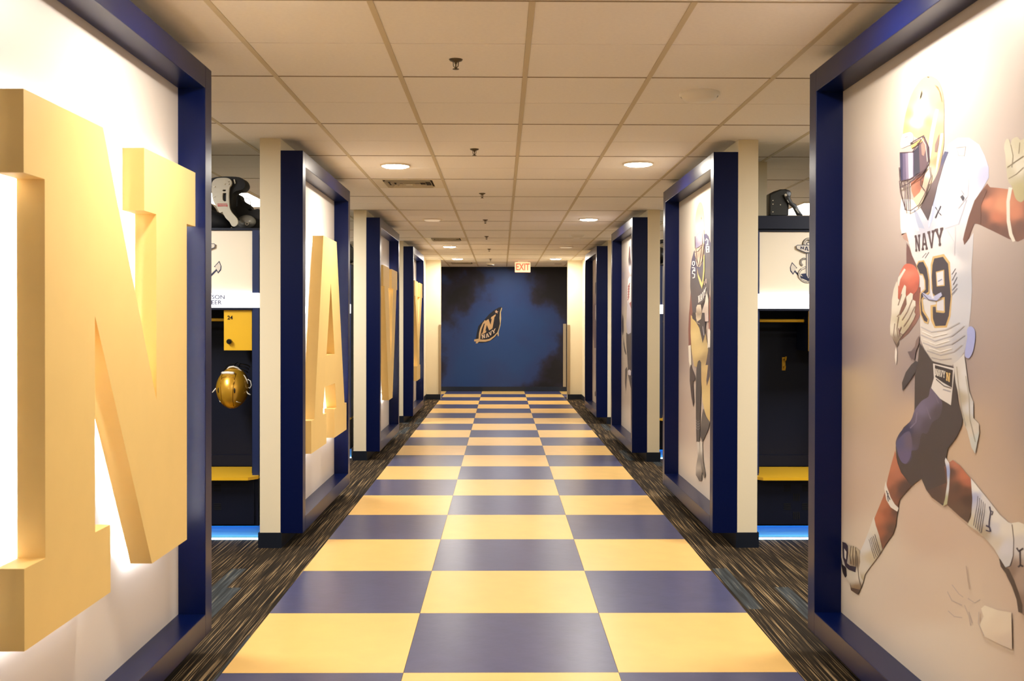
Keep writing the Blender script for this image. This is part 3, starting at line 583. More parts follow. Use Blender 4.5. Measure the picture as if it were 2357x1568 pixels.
s.poly('A 336 305 342 330 338 345 333 325', (90, 70, 50)); s.poly('A 262 545 310 515 355 478 362 560 352 640 300 682 272 690 262 620', [('A', 272, 600, (110, 100, 150)), ('A', 300, 600, (150, 130, 170)), ('A', 320, 570, (250, 246, 240)), ('A', 345, 560, (96, 90, 120))])
s.poly('A 258 690 300 680 350 630 376 618 372 720 352 850 320 915 286 905 262 790', [('A', 280, 720, (226, 200, 170)), ('A', 320, 750, (176, 120, 96)), ('A', 350, 740, (216, 180, 140)), ('A', 310, 870, (222, 200, 170))])
for t in ('A 262 545 265 690 300 682 352 640 362 470', 'A 258 735 300 725 355 650', 'A 275 690 285 800 300 900', 'A 345 650 335 760 312 900', 'A 262 780 310 910 350 840 374 640'): s.stroke(t, 8, (110, 84, 84))
s.poly('A 360 470 372 460 380 600 372 640 362 600', (240, 222, 190))
s.poly('A 284 918 300 1000 350 1112 346 1176 322 1120 296 1030', (240, 210, 110)); s.poly('A 346 1176 352 1100 366 960 368 780 380 760 380 960 366 1110', (236, 206, 96))
s.stroke('A 262 850 240 845 232 880 250 900 262 880 262 850', 12, (244, 240, 236)); s.stroke('A 225 920 260 925 262 950 240 945', 12, (244, 240, 236)); s.stroke('A 268 960 235 960 232 990 262 1000 258 1040 236 1045', 13, (244, 240, 236))
s.stroke('A 388 600 400 570 418 590 415 630 395 650 425 640', 12, (244, 240, 236)); s.stroke('A 398 665 428 665 428 735 402 738 398 665', 14, (244, 240, 236)); s.stroke('A 400 700 430 700', 10, (244, 240, 236))
for ch, q in (('N', 'A 298 1262 322 1250 322 1330 300 1344'), ('A', 'A 322 1246 348 1226 350 1310 326 1328'), ('V', 'A 348 1222 374 1192 372 1280 350 1306'), ('Y', 'A 374 1188 402 1150 398 1240 376 1272')): s.glyph(ch, q, (244, 238, 232))
s.poly('A 372 1090 380 1080 384 1130 376 1130', (226, 190, 170)); s.poly('A 386 1065 398 1050 398 1110 388 1110', (226, 190, 170))
s.poly('A 408 1200 428 1300 430 1568 348 1568 345 1500 352 1440 385 1340', [('A', 420, 1300, (238, 222, 206)), ('A', 370, 1450, (206, 186, 170)), ('A', 400, 1560, (226, 200, 196))]); s.stroke('A 405 1220 350 1420 345 1560', 8, (80, 64, 66)); s.stroke('A 300 1365 345 1360 390 1300', 10, (84, 68, 70))
s.poly('B 160 20 200 70 250 128 290 178 310 300 330 500 331 960 312 955 285 880 262 780 252 600 250 430 216 480 188 470 165 330 157 180', [('B', 200, 200, (246, 214, 124)), ('B', 230, 350, (240, 208, 120)), ('B', 180, 100, (226, 190, 96)), ('B', 270, 400, (176, 146, 90)), ('B', 310, 500, (232, 196, 110)), ('B', 265, 550, (214, 176, 100)), ('B', 305, 800, (240, 206, 116)), ('B', 280, 200, (190, 160, 96)), ('B', 330, 900, (230, 194, 104))])
s.poly('B 172 0 280 0 292 170 265 268 235 135 200 75 172 50', (70, 60, 66)); s.poly('A 298 1368 340 1366 352 1470 340 1540 300 1568 B 205 50 A 282 1500 284 1400', [('A', 320, 1400, (240, 220, 190)), ('A', 320, 1470, (130, 100, 76)), ('A', 310, 1540, (232, 212, 176))])
s.stroke('B 205 0 215 90 240 100', 6, (226, 200, 170)); s.stroke('B 265 120 275 200', 6, (210, 200, 206))
s.poly('B 137 292 158 284 166 455 154 482 142 430', (248, 238, 220)); s.poly('B 158 455 172 500 197 556 197 600 178 604 188 780 180 832 165 745 150 600 150 500', (82, 68, 72)); s.poly('B 312 150 322 140 331 160 330 305 307 312', (246, 236, 220))
s.poly('B 302 400 318 298 331 330 328 560 302 645 297 600 312 460 290 462', (92, 76, 84))
s.poly('B 208 500 222 430 238 416 250 445 252 620 246 800 241 950 236 1138 208 1140 204 900 203 700', (76, 70, 74), False); s.poly('B 268 842 285 900 328 962 316 1020 300 1060 262 1140 240 1080 250 960', [('B', 280, 950, (104, 96, 94)), ('B', 255, 1080, (72, 66, 70))])
for k in range(4): s.stroke(f'B 206 {945+22*k} 222 {965+22*k} 240 {950+22*k}', 3, (206, 200, 200))
s.poly('B 213 1135 236 1140 243 1250 258 1380 257 1480 236 1484 204 1430 205 1360 222 1260', [('B', 228, 1180, (222, 214, 204)), ('B', 240, 1300, (150, 140, 134)), ('B', 215, 1380, (206, 196, 186)), ('B', 240, 1460, (80, 70, 70)), ('B', 225, 1420, (120, 110, 106))])
s.poly('B 240 1130 262 1140 268 1300 290 1430 278 1460 258 1400 246 1300', [('B', 255, 1180, (226, 220, 210)), ('B', 262, 1320, (140, 130, 124)), ('B', 280, 1430, (96, 88, 86))])
s.build('player_print', frames['right', 1], label='flat printed picture of a standing player in a navy shirt and gold trousers')
# third player
s = new_print(2, {'A': (1400, 520, 3.265)}, 8)
backdrop(s, [(0, 0, (216, 204, 190)), (1, 0, (220, 208, 192)), (0, .5, (206, 190, 168)), (1, .5, (204, 188, 170)), (0, .8, (206, 188, 170)), (1, 1, (226, 212, 196)), (0, 1, (226, 212, 196)), (.5, .25, (184, 166, 166))])
s.poly('A 158 160 164 148 169 240 176 330 170 372 156 340 152 250', [('A', 160, 200, (104, 56, 60)), ('A', 160, 270, (60, 40, 48)), ('A', 168, 330, (226, 220, 224))])
s.poly('A 150 400 162 380 178 380 182 560 150 640 142 560 146 470', (236, 228, 224)); s.poly('A 150 590 182 560 182 640 165 640 150 660', (176, 92, 88))
for k in range(6): s.stroke(f'A {146+k} {560-20*k} {158+k} {530-20*k}', 5, (176, 44, 44))
s.poly('A 150 560 140 640 136 740 145 810 165 830 180 800 180 640', [('A', 160, 650, (206, 196, 206)), ('A', 160, 780, (190, 186, 206))]); s.poly('A 136 800 150 815 178 800 180 1100 182 1260 165 1200 150 1120 145 1000 136 880', (84, 74, 76))
s.poly('A 102 720 108 660 116 700 117 790 110 826 104 790', (90, 80, 84)); s.poly('A 116 840 124 900 138 960 134 972 122 940 116 890', (92, 82, 84)); s.poly('A 148 1090 160 1080 172 1090 170 1125 152 1120', (232, 220, 226)); s.poly('A 128 1080 140 1060 145 1080 136 1200 133 1245 126 1180', (100, 90, 92))
s.poly('A 172 260 180 250 182 340 176 350', (206, 52, 52)); s.poly('A 104 360 112 345 122 350 122 400 110 400', (170, 160, 176))
s.build('player_print', frames['right', 2], label='flat printed picture of a player in white and red')
# fourth, seen nearly edge on
s = new_print(3, {'A': (1340, 520, 3.27)}, 8)
backdrop(s, [(0, 0, (206, 190, 176)), (1, 0, (206, 190, 176)), (0, .5, (150, 130, 136)), (1, .5, (150, 130, 136)), (0, .62, (196, 176, 166)), (1, .62, (196, 176, 166)), (0, 1, (222, 206, 190)), (1, 1, (222, 206, 190))])
s.poly('A 98 430 106 420 106 530 98 500', (96, 84, 90)); s.poly('A 84 600 98 580 106 600 106 920 90 920 84 700', (136, 116, 124)); s.poly('A 99 600 106 590 106 720 99 700', (226, 214, 216)); s.poly('A 94 1255 100 1240 104 1280 96 1285', (80, 72, 74))
s.build('player_print', frames['right', 3])

# ------------------------------------------------------------------ mural emblem (lettered blanket only)
s = Print(lambda u, v: on(u, v, y=YF), Vector((0, -1, 0)), {'E': (1050, 680, 9.223)}, 20, .0006)
s.poly('E 950 245 900 260 800 320 700 400 600 520 500 620 470 660 440 800 415 925 400 960 430 1010 560 1010 680 990 790 930 870 850 900 740 950 600 935 450 955 330 980 265', (24, 22, 34))
s.poly('E 960 262 930 350 920 480 930 600 900 720 868 800 890 870 905 860 900 780 940 640 955 500 950 360 978 268', (206, 172, 104))
s.poly('E 610 525 560 590 510 700 485 800 475 920 385 935 380 975 430 985 410 1015 450 1020 480 985 620 985 720 960 820 880 880 800 860 795 790 870 700 925 620 940 510 935 520 820 540 720 580 620 625 530', (206, 160, 92))
s.glyph('N', 'E 600 560 840 400 790 690 530 850', (212, 160, 88))
for ch, q in (('N', 'E 535 840 610 825 620 905 545 920'), ('A', 'E 622 825 690 800 705 880 632 905'), ('V', 'E 690 790 750 750 765 830 705 868'), ('Y', 'E 745 745 840 690 835 790 770 820')): s.glyph(ch, q, (226, 186, 140))
s.stroke('E 540 825 640 815 720 770 800 715 840 695', 8, (60, 44, 50))
s.poly('E 855 305 866 335 895 345 872 360 878 390 854 368 828 378 838 350 815 330 846 330', (214, 160, 110))
s.build('blanket_print', wf, label='printed navy blanket emblem lettered N NAVY')

# ------------------------------------------------------------------ ceiling fittings
LENS = mat('downlight_lens', (255, 246, 226), .5, emit=(255, 242, 220), es=90)
LENSOFF = mat('unlit_lens_faint_glow', (226, 214, 196), .4, emit=(255, 232, 200), es=.25)  # downlights that are off; a faint glow is added to the lens
TROFM = mat('troffer_lens', (255, 252, 244), .5, emit=(255, 250, 238), es=6)
RING = mat('downlight_ring', (232, 218, 194), .4)
def lathe(bm, prof, c, n=28, mi=0):
    rings = []
    for r, z in prof: rings.append([bm.verts.new((c[0]+r*math.cos(2*math.pi*k/n), c[1]+r*math.sin(2*math.pi*k/n), c[2]+z)) for k in range(n)])
    for a, b in zip(rings, rings[1:]):
        for k in range(n):
            f = bm.faces.new((a[k], a[(k+1) % n], b[(k+1) % n], b[k])); f.smooth = True; f.material_index = mi
dl_where = {0: 'second along on the left, just before the air grille', 1: 'lit round downlight on the right, largest one in view', 2: 'lit, on the right beside the second doorway', 3: 'lit, on the left just past the second grille', 4: 'lit, farthest on the left', 5: 'lit, farthest on the right near the exit sign', 6: 'lit, over the gold letter N', 7: 'lit, over the running player panel', 8: 'lit, left behind the viewer', 9: 'lit, right behind the viewer'}
for i, (x, y) in enumerate(DL_ON + [(-.807, 12.257), (1.026, 16.6)]):
    off = i >= len(DL_ON)
    lab = ['unlit round downlight in the left ceiling lane between two grilles', 'unlit round downlight in the right ceiling lane'][i-len(DL_ON)] if off else 'round ceiling downlight, '+dl_where[i]
    t = thing('downlight', lab, 'ceiling light', (x, y, CZ), 'round recessed downlights')
    bm = bmesh.new(); lathe(bm, [(.118, 0), (.116, -.008), (.108, -.012), (.10, -.004)], (0, 0, 0)); bm_obj('trim_ring', bm, RING, t)
    bm = bmesh.new(); lathe(bm, [(.102, -.006), (.085, -.018), (.0005, -.024)], (0, 0, 0)); bm_obj('lens', bm, LENSOFF if off else LENS, t)
for i, (x, y) in enumerate(TROF):
    t = thing('troffer_light', f'rectangular ceiling light panel over the {"left" if x < 0 else "right"} locker bay {["second","second","first","first","nearest","nearest","third","third","last","last"][i]} along', 'ceiling light', (x, y, CZ), 'rectangular light panels over the locker bays')
    bm = bmesh.new()
    for a in ((-.3, .3, -.6, -.585), (-.3, .3, .585, .6), (-.3, -.285, -.585, .585), (.285, .3, -.585, .585)): box(bm, *a, -.012, 0)
    bm_obj('rim', bm, RING, t); boxo('diffuser', TROFM, t, -.285, .285, -.585, .585, -.006, -.001)
VM = mat('grille_enamel', (230, 220, 198), .45); VD = mat('grille_dark', (52, 42, 30), .8)
for j, (c, r) in enumerate(vents):
    x0, y0 = TX+c*TW+.013, TYY+r*TL+.004; w = TW-.026; h = TL/2-.008
    t = thing('air_grille', ['square ceiling air grille beside the nearest left downlight', 'square ceiling air grille in the left lane further along', 'last square ceiling air grille by the blue end wall'][j], 'air vent', (x0+w/2, y0+h/2, CZ), 'square ceiling air grilles')
    boxo('backing', VD, t, -w/2, w/2, -h/2, h/2, .012, .02)
    bm = bmesh.new(); a = .08
    box(bm, -w/2, -w/2+a, -h/2, h/2, 0, .008); box(bm, w/2-a, w/2, -h/2, h/2, 0, .008); box(bm, -w/2+a, w/2-a, -h/2, -h/2+a, 0, .008); box(bm, -w/2+a, w/2-a, h/2-a, h/2, 0, .008)
    bm_obj('rim', bm, VM, t)
    for k in range(4):
        q = .20-.048*k; d = .016; bm = bmesh.new()
        o_, i_ = [(-q, -q), (q, -q), (q, q), (-q, q)], [(-q+d, -q+d), (q-d, -q+d), (q-d, q-d), (-q+d, q-d)]
        for m in range(4):
            n_ = (m+1) % 4
            bm.faces.new([bm.verts.new(v) for v in ((*o_[m], -.012), (*o_[n_], -.012), (*i_[n_], .010), (*i_[m], .010))])
        bmesh.ops.solidify(bm, geom=list(bm.faces), thickness=.002); bm_obj('louvre_ring', bm, VM, t)
    boxo('centre_plate', VM, t, -.028, .028, -.028, .028, -.012, -.008)
SPR = mat('sprinkler_metal', (96, 84, 62), .4, metal=.6)
for i, (x, y) in enumerate([(-.21, 4.815), (-.188, 7.289), (-.179, 9.779), (-.188, 12.292), (-.206, 14.636), (-.198, 17.128), (-.204, 19.804)]):
    t = thing('sprinkler', f'small hanging fire sprinkler, {["nearest","second","third","fourth","fifth","sixth","farthest"][i]} along the corridor ceiling', 'sprinkler', (x, y, CZ), 'fire sprinklers down the middle lane')
    bm = bmesh.new(); lathe(bm, [(.032, 0), (.028, -.006), (.012, -.012), (.006, -.014), (.006, -.02)], (0, 0, 0)); bm_obj('escutcheon', bm, SPR, t)
    bm = bmesh.new(); tube(bm, [(-.012, 0, -.01), (-.011, 0, -.03), (0, 0, -.042)], .002); tube(bm, [(.012, 0, -.01), (.011, 0, -.03), (0, 0, -.042)], .002); cyl(bm, Vector((0, 0, -.025)), .003, .03); bm_obj('yoke', bm, SPR, t)
    bm = bmesh.new(); lathe(bm, [(.001, -.046), (.015, -.045), (.014, -.043), (.001, -.042)], (0, 0, 0)); bm_obj('deflector', bm, SPR, t)
for lab, x, y, r, c in (('round white ceiling speaker dome over the right lane, nearest', 1.037, 5.493, .105, 'ceiling speaker'), ('small white smoke detector in the right lane further along', 1.037, 14.382, .10, 'smoke detector'), ('white smoke detector by the blue end wall', -.219, 21.25, .09, 'smoke detector')):
    t = thing('smoke_detector' if c[0] == 's' else 'ceiling_speaker', lab, c, (x, y, CZ))
    bm = bmesh.new(); lathe(bm, [(r, 0), (r, -.012), (r*.92, -.02)], (0, 0, 0)); bm_obj('base', bm, WHITEP, t)
    bm = bmesh.new(); lathe(bm, [(r*.9, -.018), (r*.78, -.036), (r*.5, -.042), (.001, -.044)], (0, 0, 0)); bm_obj('dome', bm, WHITEP, t)
    if 'end wall' in lab:
        bm = bmesh.new(); tube(bm, [(r*.7*math.cos(a), r*.7*math.sin(a), -.04) for a in [k*math.pi/10 for k in range(20)]], .006, closed=True); bm_obj('sensing_chamber', bm, BLACK, t)
t = thing('small_wall_vent', 'thin dark slot vent in the right lane by the blue end wall', 'air vent', (1.16, 21.4, CZ)); boxo('slot', VD, t, -.07, .07, -.05, .05, -.003, .0)
boxo('rim', VM, t, -.085, .085, -.065, .065, -.002, .0)
# exit sign
t = thing('exit_sign', 'illuminated red and white exit sign hanging from the ceiling before the blue wall', 'sign', (.417, 20.48, CZ))
EXB = mat('exit_face', (255, 214, 188), .4, emit=(255, 176, 132), es=.75); EXR = mat('exit_letters', (236, 84, 60), .4, emit=(255, 84, 60), es=1.2)
boxo('canopy', WHITEP, t, -.10, .10, -.035, .035, -.022, 0, bev=.006)
boxo('face_plate', EXB, t, -.152, .152, -.012, .012, -.222, -.022, bev=.011)
text_obj('lettering', 'EXIT', .185, EXR, t, (0, -.0135, -.122), (math.pi/2, 0, 0), .0012, .003, .72)

# ------------------------------------------------------------------ lockers
PLATE = mat('lit_name_plate', (255, 255, 255), .5, emit=(250, 252, 255), es=1.15)
LEDW = mat('floor_led', (230, 245, 255), .5, emit=(190, 226, 255), es=2.5)
LEDB = mat('toe_led', (60, 150, 255), .5, emit=(0, 128, 255), es=BLUE)
TOE = mat('toe_board_blue_lit', (120, 200, 235), .5)  # blue glow of the toe light painted into the board colour
NAMEINK = mat('plate_ink', (60, 60, 96), .5)
DARKS = mat('vent_slot_dark', (2, 3, 8), .9)
def copy_tree(o, parent=None):
    c = o.copy(); C.objects.link(c); c.parent = parent
    for ch in [x for x in C.objects if x.parent == o]: copy_tree(ch, c)
    return c
W2, YD = .38, .46          # half width, depth ; local origin: floor, front centre
def make_locker(names, number, dx=0.):
    t = thing('locker', 'x', 'locker', (0, 0, 0), 'open team lockers')
    boxo('side_panel', LNAVY2, t, -W2, -W2+.045, 0, YD, .44, 2.10); boxo('side_panel', LNAVY2, t, W2-.045, W2, 0, YD, .44, 2.10)
    boxo('back_panel', LNAVY, t, -W2+.045, W2-.045, YD-.02, YD, .44, 2.10)
    boxo('top_beam', LNAVY, t, -W2, W2, 0, YD, 2.10, 2.115)
    boxo('inner_side', LNAVY, t, -W2+.045, -W2+.05, .01, YD-.02, .46, 1.56); boxo('inner_side', LNAVY, t, W2-.05, W2-.045, .01, YD-.02, .46, 1.56)
    boxo('back_rail', LNAVY, t, -W2+.05, W2-.05, YD-.03, YD-.02, .452, .53)
    lp = boxo('logo_panel', LWHITE, t, -W2+.045, W2-.045, .012, .03, 1.68, 2.098)
    # anchor emblem
    s = Print(lambda x, y: Vector(((x-653)*.000562, .0115, 1.905-(y-965)*.000562)), Vector((0, -1, 0)), {'E': (0, 0, 1)}, 1000, .0003)
    IK, IW, IR = (38, 48, 88), (238, 226, 206), (70, 60, 56)
    def both(txt, col, w=None):
        P = parse(txt, s.reg)
        for q in (P, [(1306-x, y) for x, y in P]):
            tx = 'E '+' '.join(f'{x} {y}' for x, y in q)
            s.stroke(tx, w, col) if w else s.poly(tx, col)
    arc = lambda cx, cy, r, a0, a1, n: [(cx+r*math.cos(math.radians(a0+(a1-a0)*k/n)), cy+r*math.sin(math.radians(a0+(a1-a0)*k/n))) for k in range(n+1)]
    def arcs(cx, cy, r, a0, a1, n, w, col): s.stroke('E '+' '.join(f'{x} {y}' for x, y in arc(cx, cy, r, a0, a1, n)), w, col)
    arcs(653, 762, 56, 0, 360, 24, 32, IR); arcs(653, 762, 56, 0, 360, 24, 22, IW)
    for k in range(22):
        a = math.radians(k*360/22); s.stroke(f'E {653+46*math.cos(a)} {762+46*math.sin(a)} {653+66*math.cos(a+.1)} {762+66*math.sin(a+.1)}', 5, IR)
    arcs(653, 762, 20, 0, 360, 12, 8, IK)
    both('E 653 1100 640 1180 560 1150 500 1085 462 1040 455 985 430 1050 435 1095 470 1137 488 1105 550 1170 653 1212', IK)
    both('E 455 983 520 1056 492 1062 465 1045', IK); both('E 458 1000 506 1050 470 1120 445 1085 440 1045', IW); both('E 480 1075 560 1130 610 1100 620 1060 632 1060 632 1150 560 1150', IW, None)
    both('E 560 1128 653 1115 653 1190 600 1170', IK)
    s.poly('E 625 870 681 870 681 1150 653 1200 625 1150', IK); s.poly('E 632 870 674 870 674 1140 653 1180 632 1140', IW); s.poly('E 648 885 658 885 658 1160 653 1170 648 1160', IK)
    for pts in (arc(600, 985, 42, -60, -250, 12), arc(640, 1120, 106, 150, 60, 8), [(620, 1045), (560, 1075), (535, 1120), (548, 1175)]):
        tx = 'E '+' '.join(f'{x} {y}' for x, y in pts); s.stroke(tx, 24, IR); s.stroke(tx, 15, IW)
        for (x0, y0), (x1, y1) in zip(pts, pts[1:]): s.stroke(f'E {x0-4} {y0-7} {x0+4} {y0+7}', 5, IR)
    s.poly('E 498 790 512 777 794 777 808 790 802 828 690 875 616 875 504 828', IK); s.poly('E 505 793 515 784 791 784 801 793 796 823 688 867 618 867 510 823', IW)
    for ch, q in zip('NAVY', ('E 548 798 598 798 598 832 548 830', 'E 600 798 650 798 650 852 600 840', 'E 652 798 702 798 702 842 652 852', 'E 706 798 756 798 756 830 706 834')): s.glyph(ch, q, IK)
    s.build('anchor_print', lp)
    np_ = boxo('name_plate', PLATE, t, -W2, W2, -.015, .03, 1.578, 1.678)
    if names:
        for k, n in enumerate(names): text_obj('plate_text', n, .038, NAMEINK, np_, (.098, -.0157, 1.648-k*.036), (math.pi/2, 0, 0), .0007, .0006, sx=1.15)
    boxo('plate_lip', LNAVY, t, -W2+.045, W2-.045, -.008, .05, 1.564, 1.577)
    boxo('shelf', LNAVY, t, -W2+.045, W2-.045, .03, YD-.02, 1.565, 1.58)
    b = thing('lock_box', '', ''); b.parent = t
    for k in ('label', 'category'): del b[k]
    boxo('lock_box_side', LNAVY, b, dx+.012, dx+.018, .03, .33, 1.29, 1.563); boxo('lock_box_bottom', LNAVY, b, dx+.018, W2-.05, .03, .33, 1.29, 1.296)
    d = boxo('lock_box_door', LGOLD, b, dx+.006, W2-(.05 if dx == 0 else 0), .012, .03, 1.29, 1.562, bev=.002)
    bm = bmesh.new(); cyl(bm, Vector((dx+.045, .002, 1.35)), .017, .022, 'y', 20); cyl(bm, Vector((dx+.045, -.012, 1.35)), .010, .012, 'y', 16); bm_obj('knob', bm, BLACK, b)
    text_obj('number', number, .036, BLACK, b, (dx+.048, .0105, 1.51), (math.pi/2, 0, 0), .0005, .0008)
    bm = bmesh.new(); cyl(bm, Vector((-.155+dx/2, .12, 1.497)), .011, .33+dx, 'x', 14); bm_obj('hanger_rod', bm, LGOLD, t)
    bm = bmesh.new(); cyl(bm, Vector((.004+dx, .12, 1.497)), .024, .008, 'x', 16); bm_obj('rod_flange', bm, BLACK, t)
    bm = bmesh.new(); box(bm, -.062, -.038, YD-.026, YD-.02, 1.14, 1.235); tube(bm, [(-.05, YD-.022, 1.22), (-.05, YD-.07, 1.215), (-.05, YD-.085, 1.24)], .006); tube(bm, [(-.05, YD-.022, 1.165), (-.05, YD-.055, 1.155), (-.05, YD-.06, 1.175)], .006)
    if dx: bmesh.ops.translate(bm, verts=bm.verts, vec=(.19, 0, -.10))
    bm_obj('coat_hook', bm, LGOLD, t)
    # bench with clipped corners
    bm = bmesh.new(); P = [(-W2, .35), (-W2, -.03), (-W2+.05, -.10), (W2-.05, -.10), (W2, -.03), (W2, .42), (-W2, .42)]
    extrude(bm, [P], lambda x, y: Vector((x, y, .428)), Vector((0, 0, .020))); bm_obj('bench', bm, LGOLD, t)
    boxo('base_cabinet', LNAVY, t, -W2+.004, W2-.004, 0, .42, .105, .428)
    dr = boxo('cabinet_door', LNAVY, t, -W2+.03, W2-.03, -.016, -.001, .118, .418, bev=.002)
    for cx in range(-2, 3):
        for rw in range(4):
            if (cx+rw) % 2: continue
            x, z = -.02+cx*.0625*1.0, .365-rw*.0625; bm = bmesh.new()
            for k in range(4):
                o = -.018+k*.012
                if rw % 2 == 0: box(bm, x-.024, x+.024, -.0185, -.0155, z+o-.003, z+o+.003)
                else: box(bm, x+o-.003, x+o+.003, -.0185, -.0155, z-.024, z+.024)
            bm_obj('vent_slots', bm, DARKS, dr, kind='stuff')
    boxo('toe_kick', TOE, t, -W2, W2, .075, .09, .016, .105)
    boxo('light_strip', LEDB, t, -W2+.01, W2-.01, .02, .05, .100, .1045)
    boxo('floor_light_strip', LEDW, t, -W2, W2, .055, .07, .001, .013)
    return t
YL = 7.08
P0 = make_locker(None, '26'); P1 = make_locker(['YSON', 'EER'], '24', .135)
first = {'L': P1, 'R': P0}
bay = ['second', 'third', 'last']
nt_ = ['nearest the left wall segment', 'second from the left wall segment', 'third from the left wall segment']
for bi, dy in enumerate((0, 4.30, 8.55)):
    for sd in ('L', 'R'):
        for k in range(3 if bi == 0 else 2):
            x = (-2.012-.77*k) if sd == 'L' else (2.082+.77*k)
            if bi == 0 and k == 0: t = first[sd]
            else: t = copy_tree(P0)
            t.location = (x, YL+dy-(.0 if sd == 'L' else .05*bi), 0)
            w = 'left' if sd == 'L' else 'right'
            if bi == 0 and k == 0: lab = 'open navy and gold locker with a gold helmet hung inside, left of corridor' if sd == 'L' else 'empty open navy and gold locker with an anchor logo, right of corridor'
            else: lab = f'navy and gold locker {["nearest to the corridor", "second from the corridor", "third from the corridor"][k]} in the {["first","second","third"][bi]} {w} bay in view'
            t['label'] = lab
boxo('wall_stub_beam', LNAVY, None, 1.695, 4.0, 7.06, YL+.3, 2.117, 2.205, label='dark navy boxed beam along the top of the right lockers', category='beam')

# ------------------------------------------------------------------ gear on and in the lockers
def trace_solid(bm, txt, reg, y, d, sm=True, mi=0, holes=()):
    lp = parse(txt, reg); lp = smooth_loop(lp, 3) if sm else lp
    extrude(bm, [lp]+[parse(h, reg) for h in holes], lambda u, v: on(u, v, y=y)-OFF, Vector((0, d, 0)), mi)
G = {'G': (484, 390, 10.45)}
def bevel_mod(o, w, s=3):
    m = o.modifiers.new('bevel', 'BEVEL'); m.width = w; m.segments = s; m.limit_method = 'ANGLE'; m.angle_limit = math.radians(50)
    for p in o.data.polygons: p.use_smooth = True
OFF = Vector((-1.93, 7.2, 2.117))
t = thing('shoulder_pads', 'shoulder pads with a white plate and black foam on top of the left lockers', 'shoulder pads', OFF)
bm = bmesh.new(); trace_solid(bm, 'G 40 330 80 260 160 215 290 200 400 205 480 240 512 300 505 370 460 440 445 600 450 800 465 930 520 1040 640 1180 660 1300 600 1370 520 1360 460 1260 380 1180 310 1070 290 1025 215 1035 150 900 80 780 45 650 35 450', G, 7.10, .022, holes=('G 300 570 385 565 380 760 345 775 300 740 290 650', 'G 285 500 320 485 375 490 370 525 320 530'))
o = bm_obj('front_plate', bm, PADW, t)
bm = bmesh.new(); trace_solid(bm, 'G 270 470 410 470 410 800 270 800', G, 7.1222, .007, False); bm_obj('slot_light_block', bm, BLACK, t)  # black sheet added behind the plate so its slots stay dark
bm = bmesh.new(); trace_solid(bm, 'G -60 300 40 215 200 180 450 172 680 185 790 240 840 340 830 420 760 490 640 515 560 560 520 640 500 900 490 940 560 1080 640 1190 560 1180 480 1060 400 900 380 700 380 450 300 300 0 420', G, 7.13, .13)
o = bm_obj('arch_pad', bm, BLACKF, t); bevel_mod(o, .02)
bm = bmesh.new(); trace_solid(bm, 'G 170 825 405 825 405 840 170 845', G, 7.098, .003, False); trace_solid(bm, 'G 175 862 385 866 410 850 410 905 385 885 175 890', G, 7.098, .003, False); bm_obj('red_marking', bm, REDM, t)
bm = bmesh.new(); trace_solid(bm, 'G 555 240 585 235 608 330 585 350', G, 7.118, .006, False); bm_obj('buckle', bm, PADW, t)
bm = bmesh.new()
for q in ((340, 350), (440, 350), (98, 415), (430, 290)):
    p = on(484+q[0]/10.45, 390+q[1]/10.45, y=7.096)-OFF; cyl(bm, p, .0045, .006, 'y', 10)
bm_obj('rivets', bm, CHROME, t, kind='stuff')
bm = bmesh.new(); p = on(484+98/10.45, 390+655/10.45, y=7.096)-OFF; ell(bm, p, (.006, .004, .003)); bm_obj('snap', bm, WHITEP, t)
OFF = Vector((-1.76, 7.34, 2.117))
t = thing('shoulder_pads', 'black shoulder pads with a grey round cap on top of the left lockers', 'shoulder pads', OFF)
bm = bmesh.new(); trace_solid(bm, 'G 520 1400 470 1010 560 910 700 890 850 930 940 1000 1050 970 1200 990 1240 1420', G, 7.28, .16); o = bm_obj('black_pad', bm, BLACKF, t); bevel_mod(o, .03)
bm = bmesh.new(); trace_solid(bm, 'G 530 950 525 640 560 590 660 590 710 640 750 740 900 830 940 960', G, 7.30, .12); o = bm_obj('collar_pad', bm, BLACKF, t); bevel_mod(o, .02)
bm = bmesh.new(); p = on(484+870/10.45, 390+1260/10.45, y=7.235)-OFF; ell(bm, p, (.066, .035, .047)); bm_obj('shoulder_cap', bm, SILV, t, smooth=True)
bm = bmesh.new(); p = on(484+885/10.45, 390+1310/10.45, y=7.20)-OFF; tube(bm, [p+Vector((.010*math.cos(a), -.004, .010*math.sin(a))) for a in [k*math.pi/5 for k in range(10)]], .0022, closed=True); bm_obj('cap_emblem', bm, WHITEP, t)
bm = bmesh.new(); pts = [on(484+a/10.45, 390+b/10.45, y=7.26)-OFF for a, b in ((740, 770), (790, 710), (860, 690), (930, 710), (965, 770), (970, 860), (965, 950))]; tube(bm, pts, .0025); bm_obj('lace', bm, BLACK, t)
OFF = Vector((-2.2, 7.22, 2.117))
t = thing('gear_bag', 'black equipment bag slumped behind the white shoulder pads, top of left lockers', 'bag', OFF)
bm = bmesh.new(); ell(bm, Vector((.17, .04, .07)), (.17, .10, .075), 24, Matrix.Rotation(.25, 4, 'Y')); ell(bm, Vector((-.1, .05, .10)), (.2, .14, .11), 24); ell(bm, Vector((.10, .12, .10)), (.12, .12, .11), 24)
for v in bm.verts: v.co.z = max(v.co.z, 0); v.co += Vector((random.gauss(0, .002), random.gauss(0, .002), 0))
bm_obj('bag_body', bm, BLACKF, t, smooth=True)
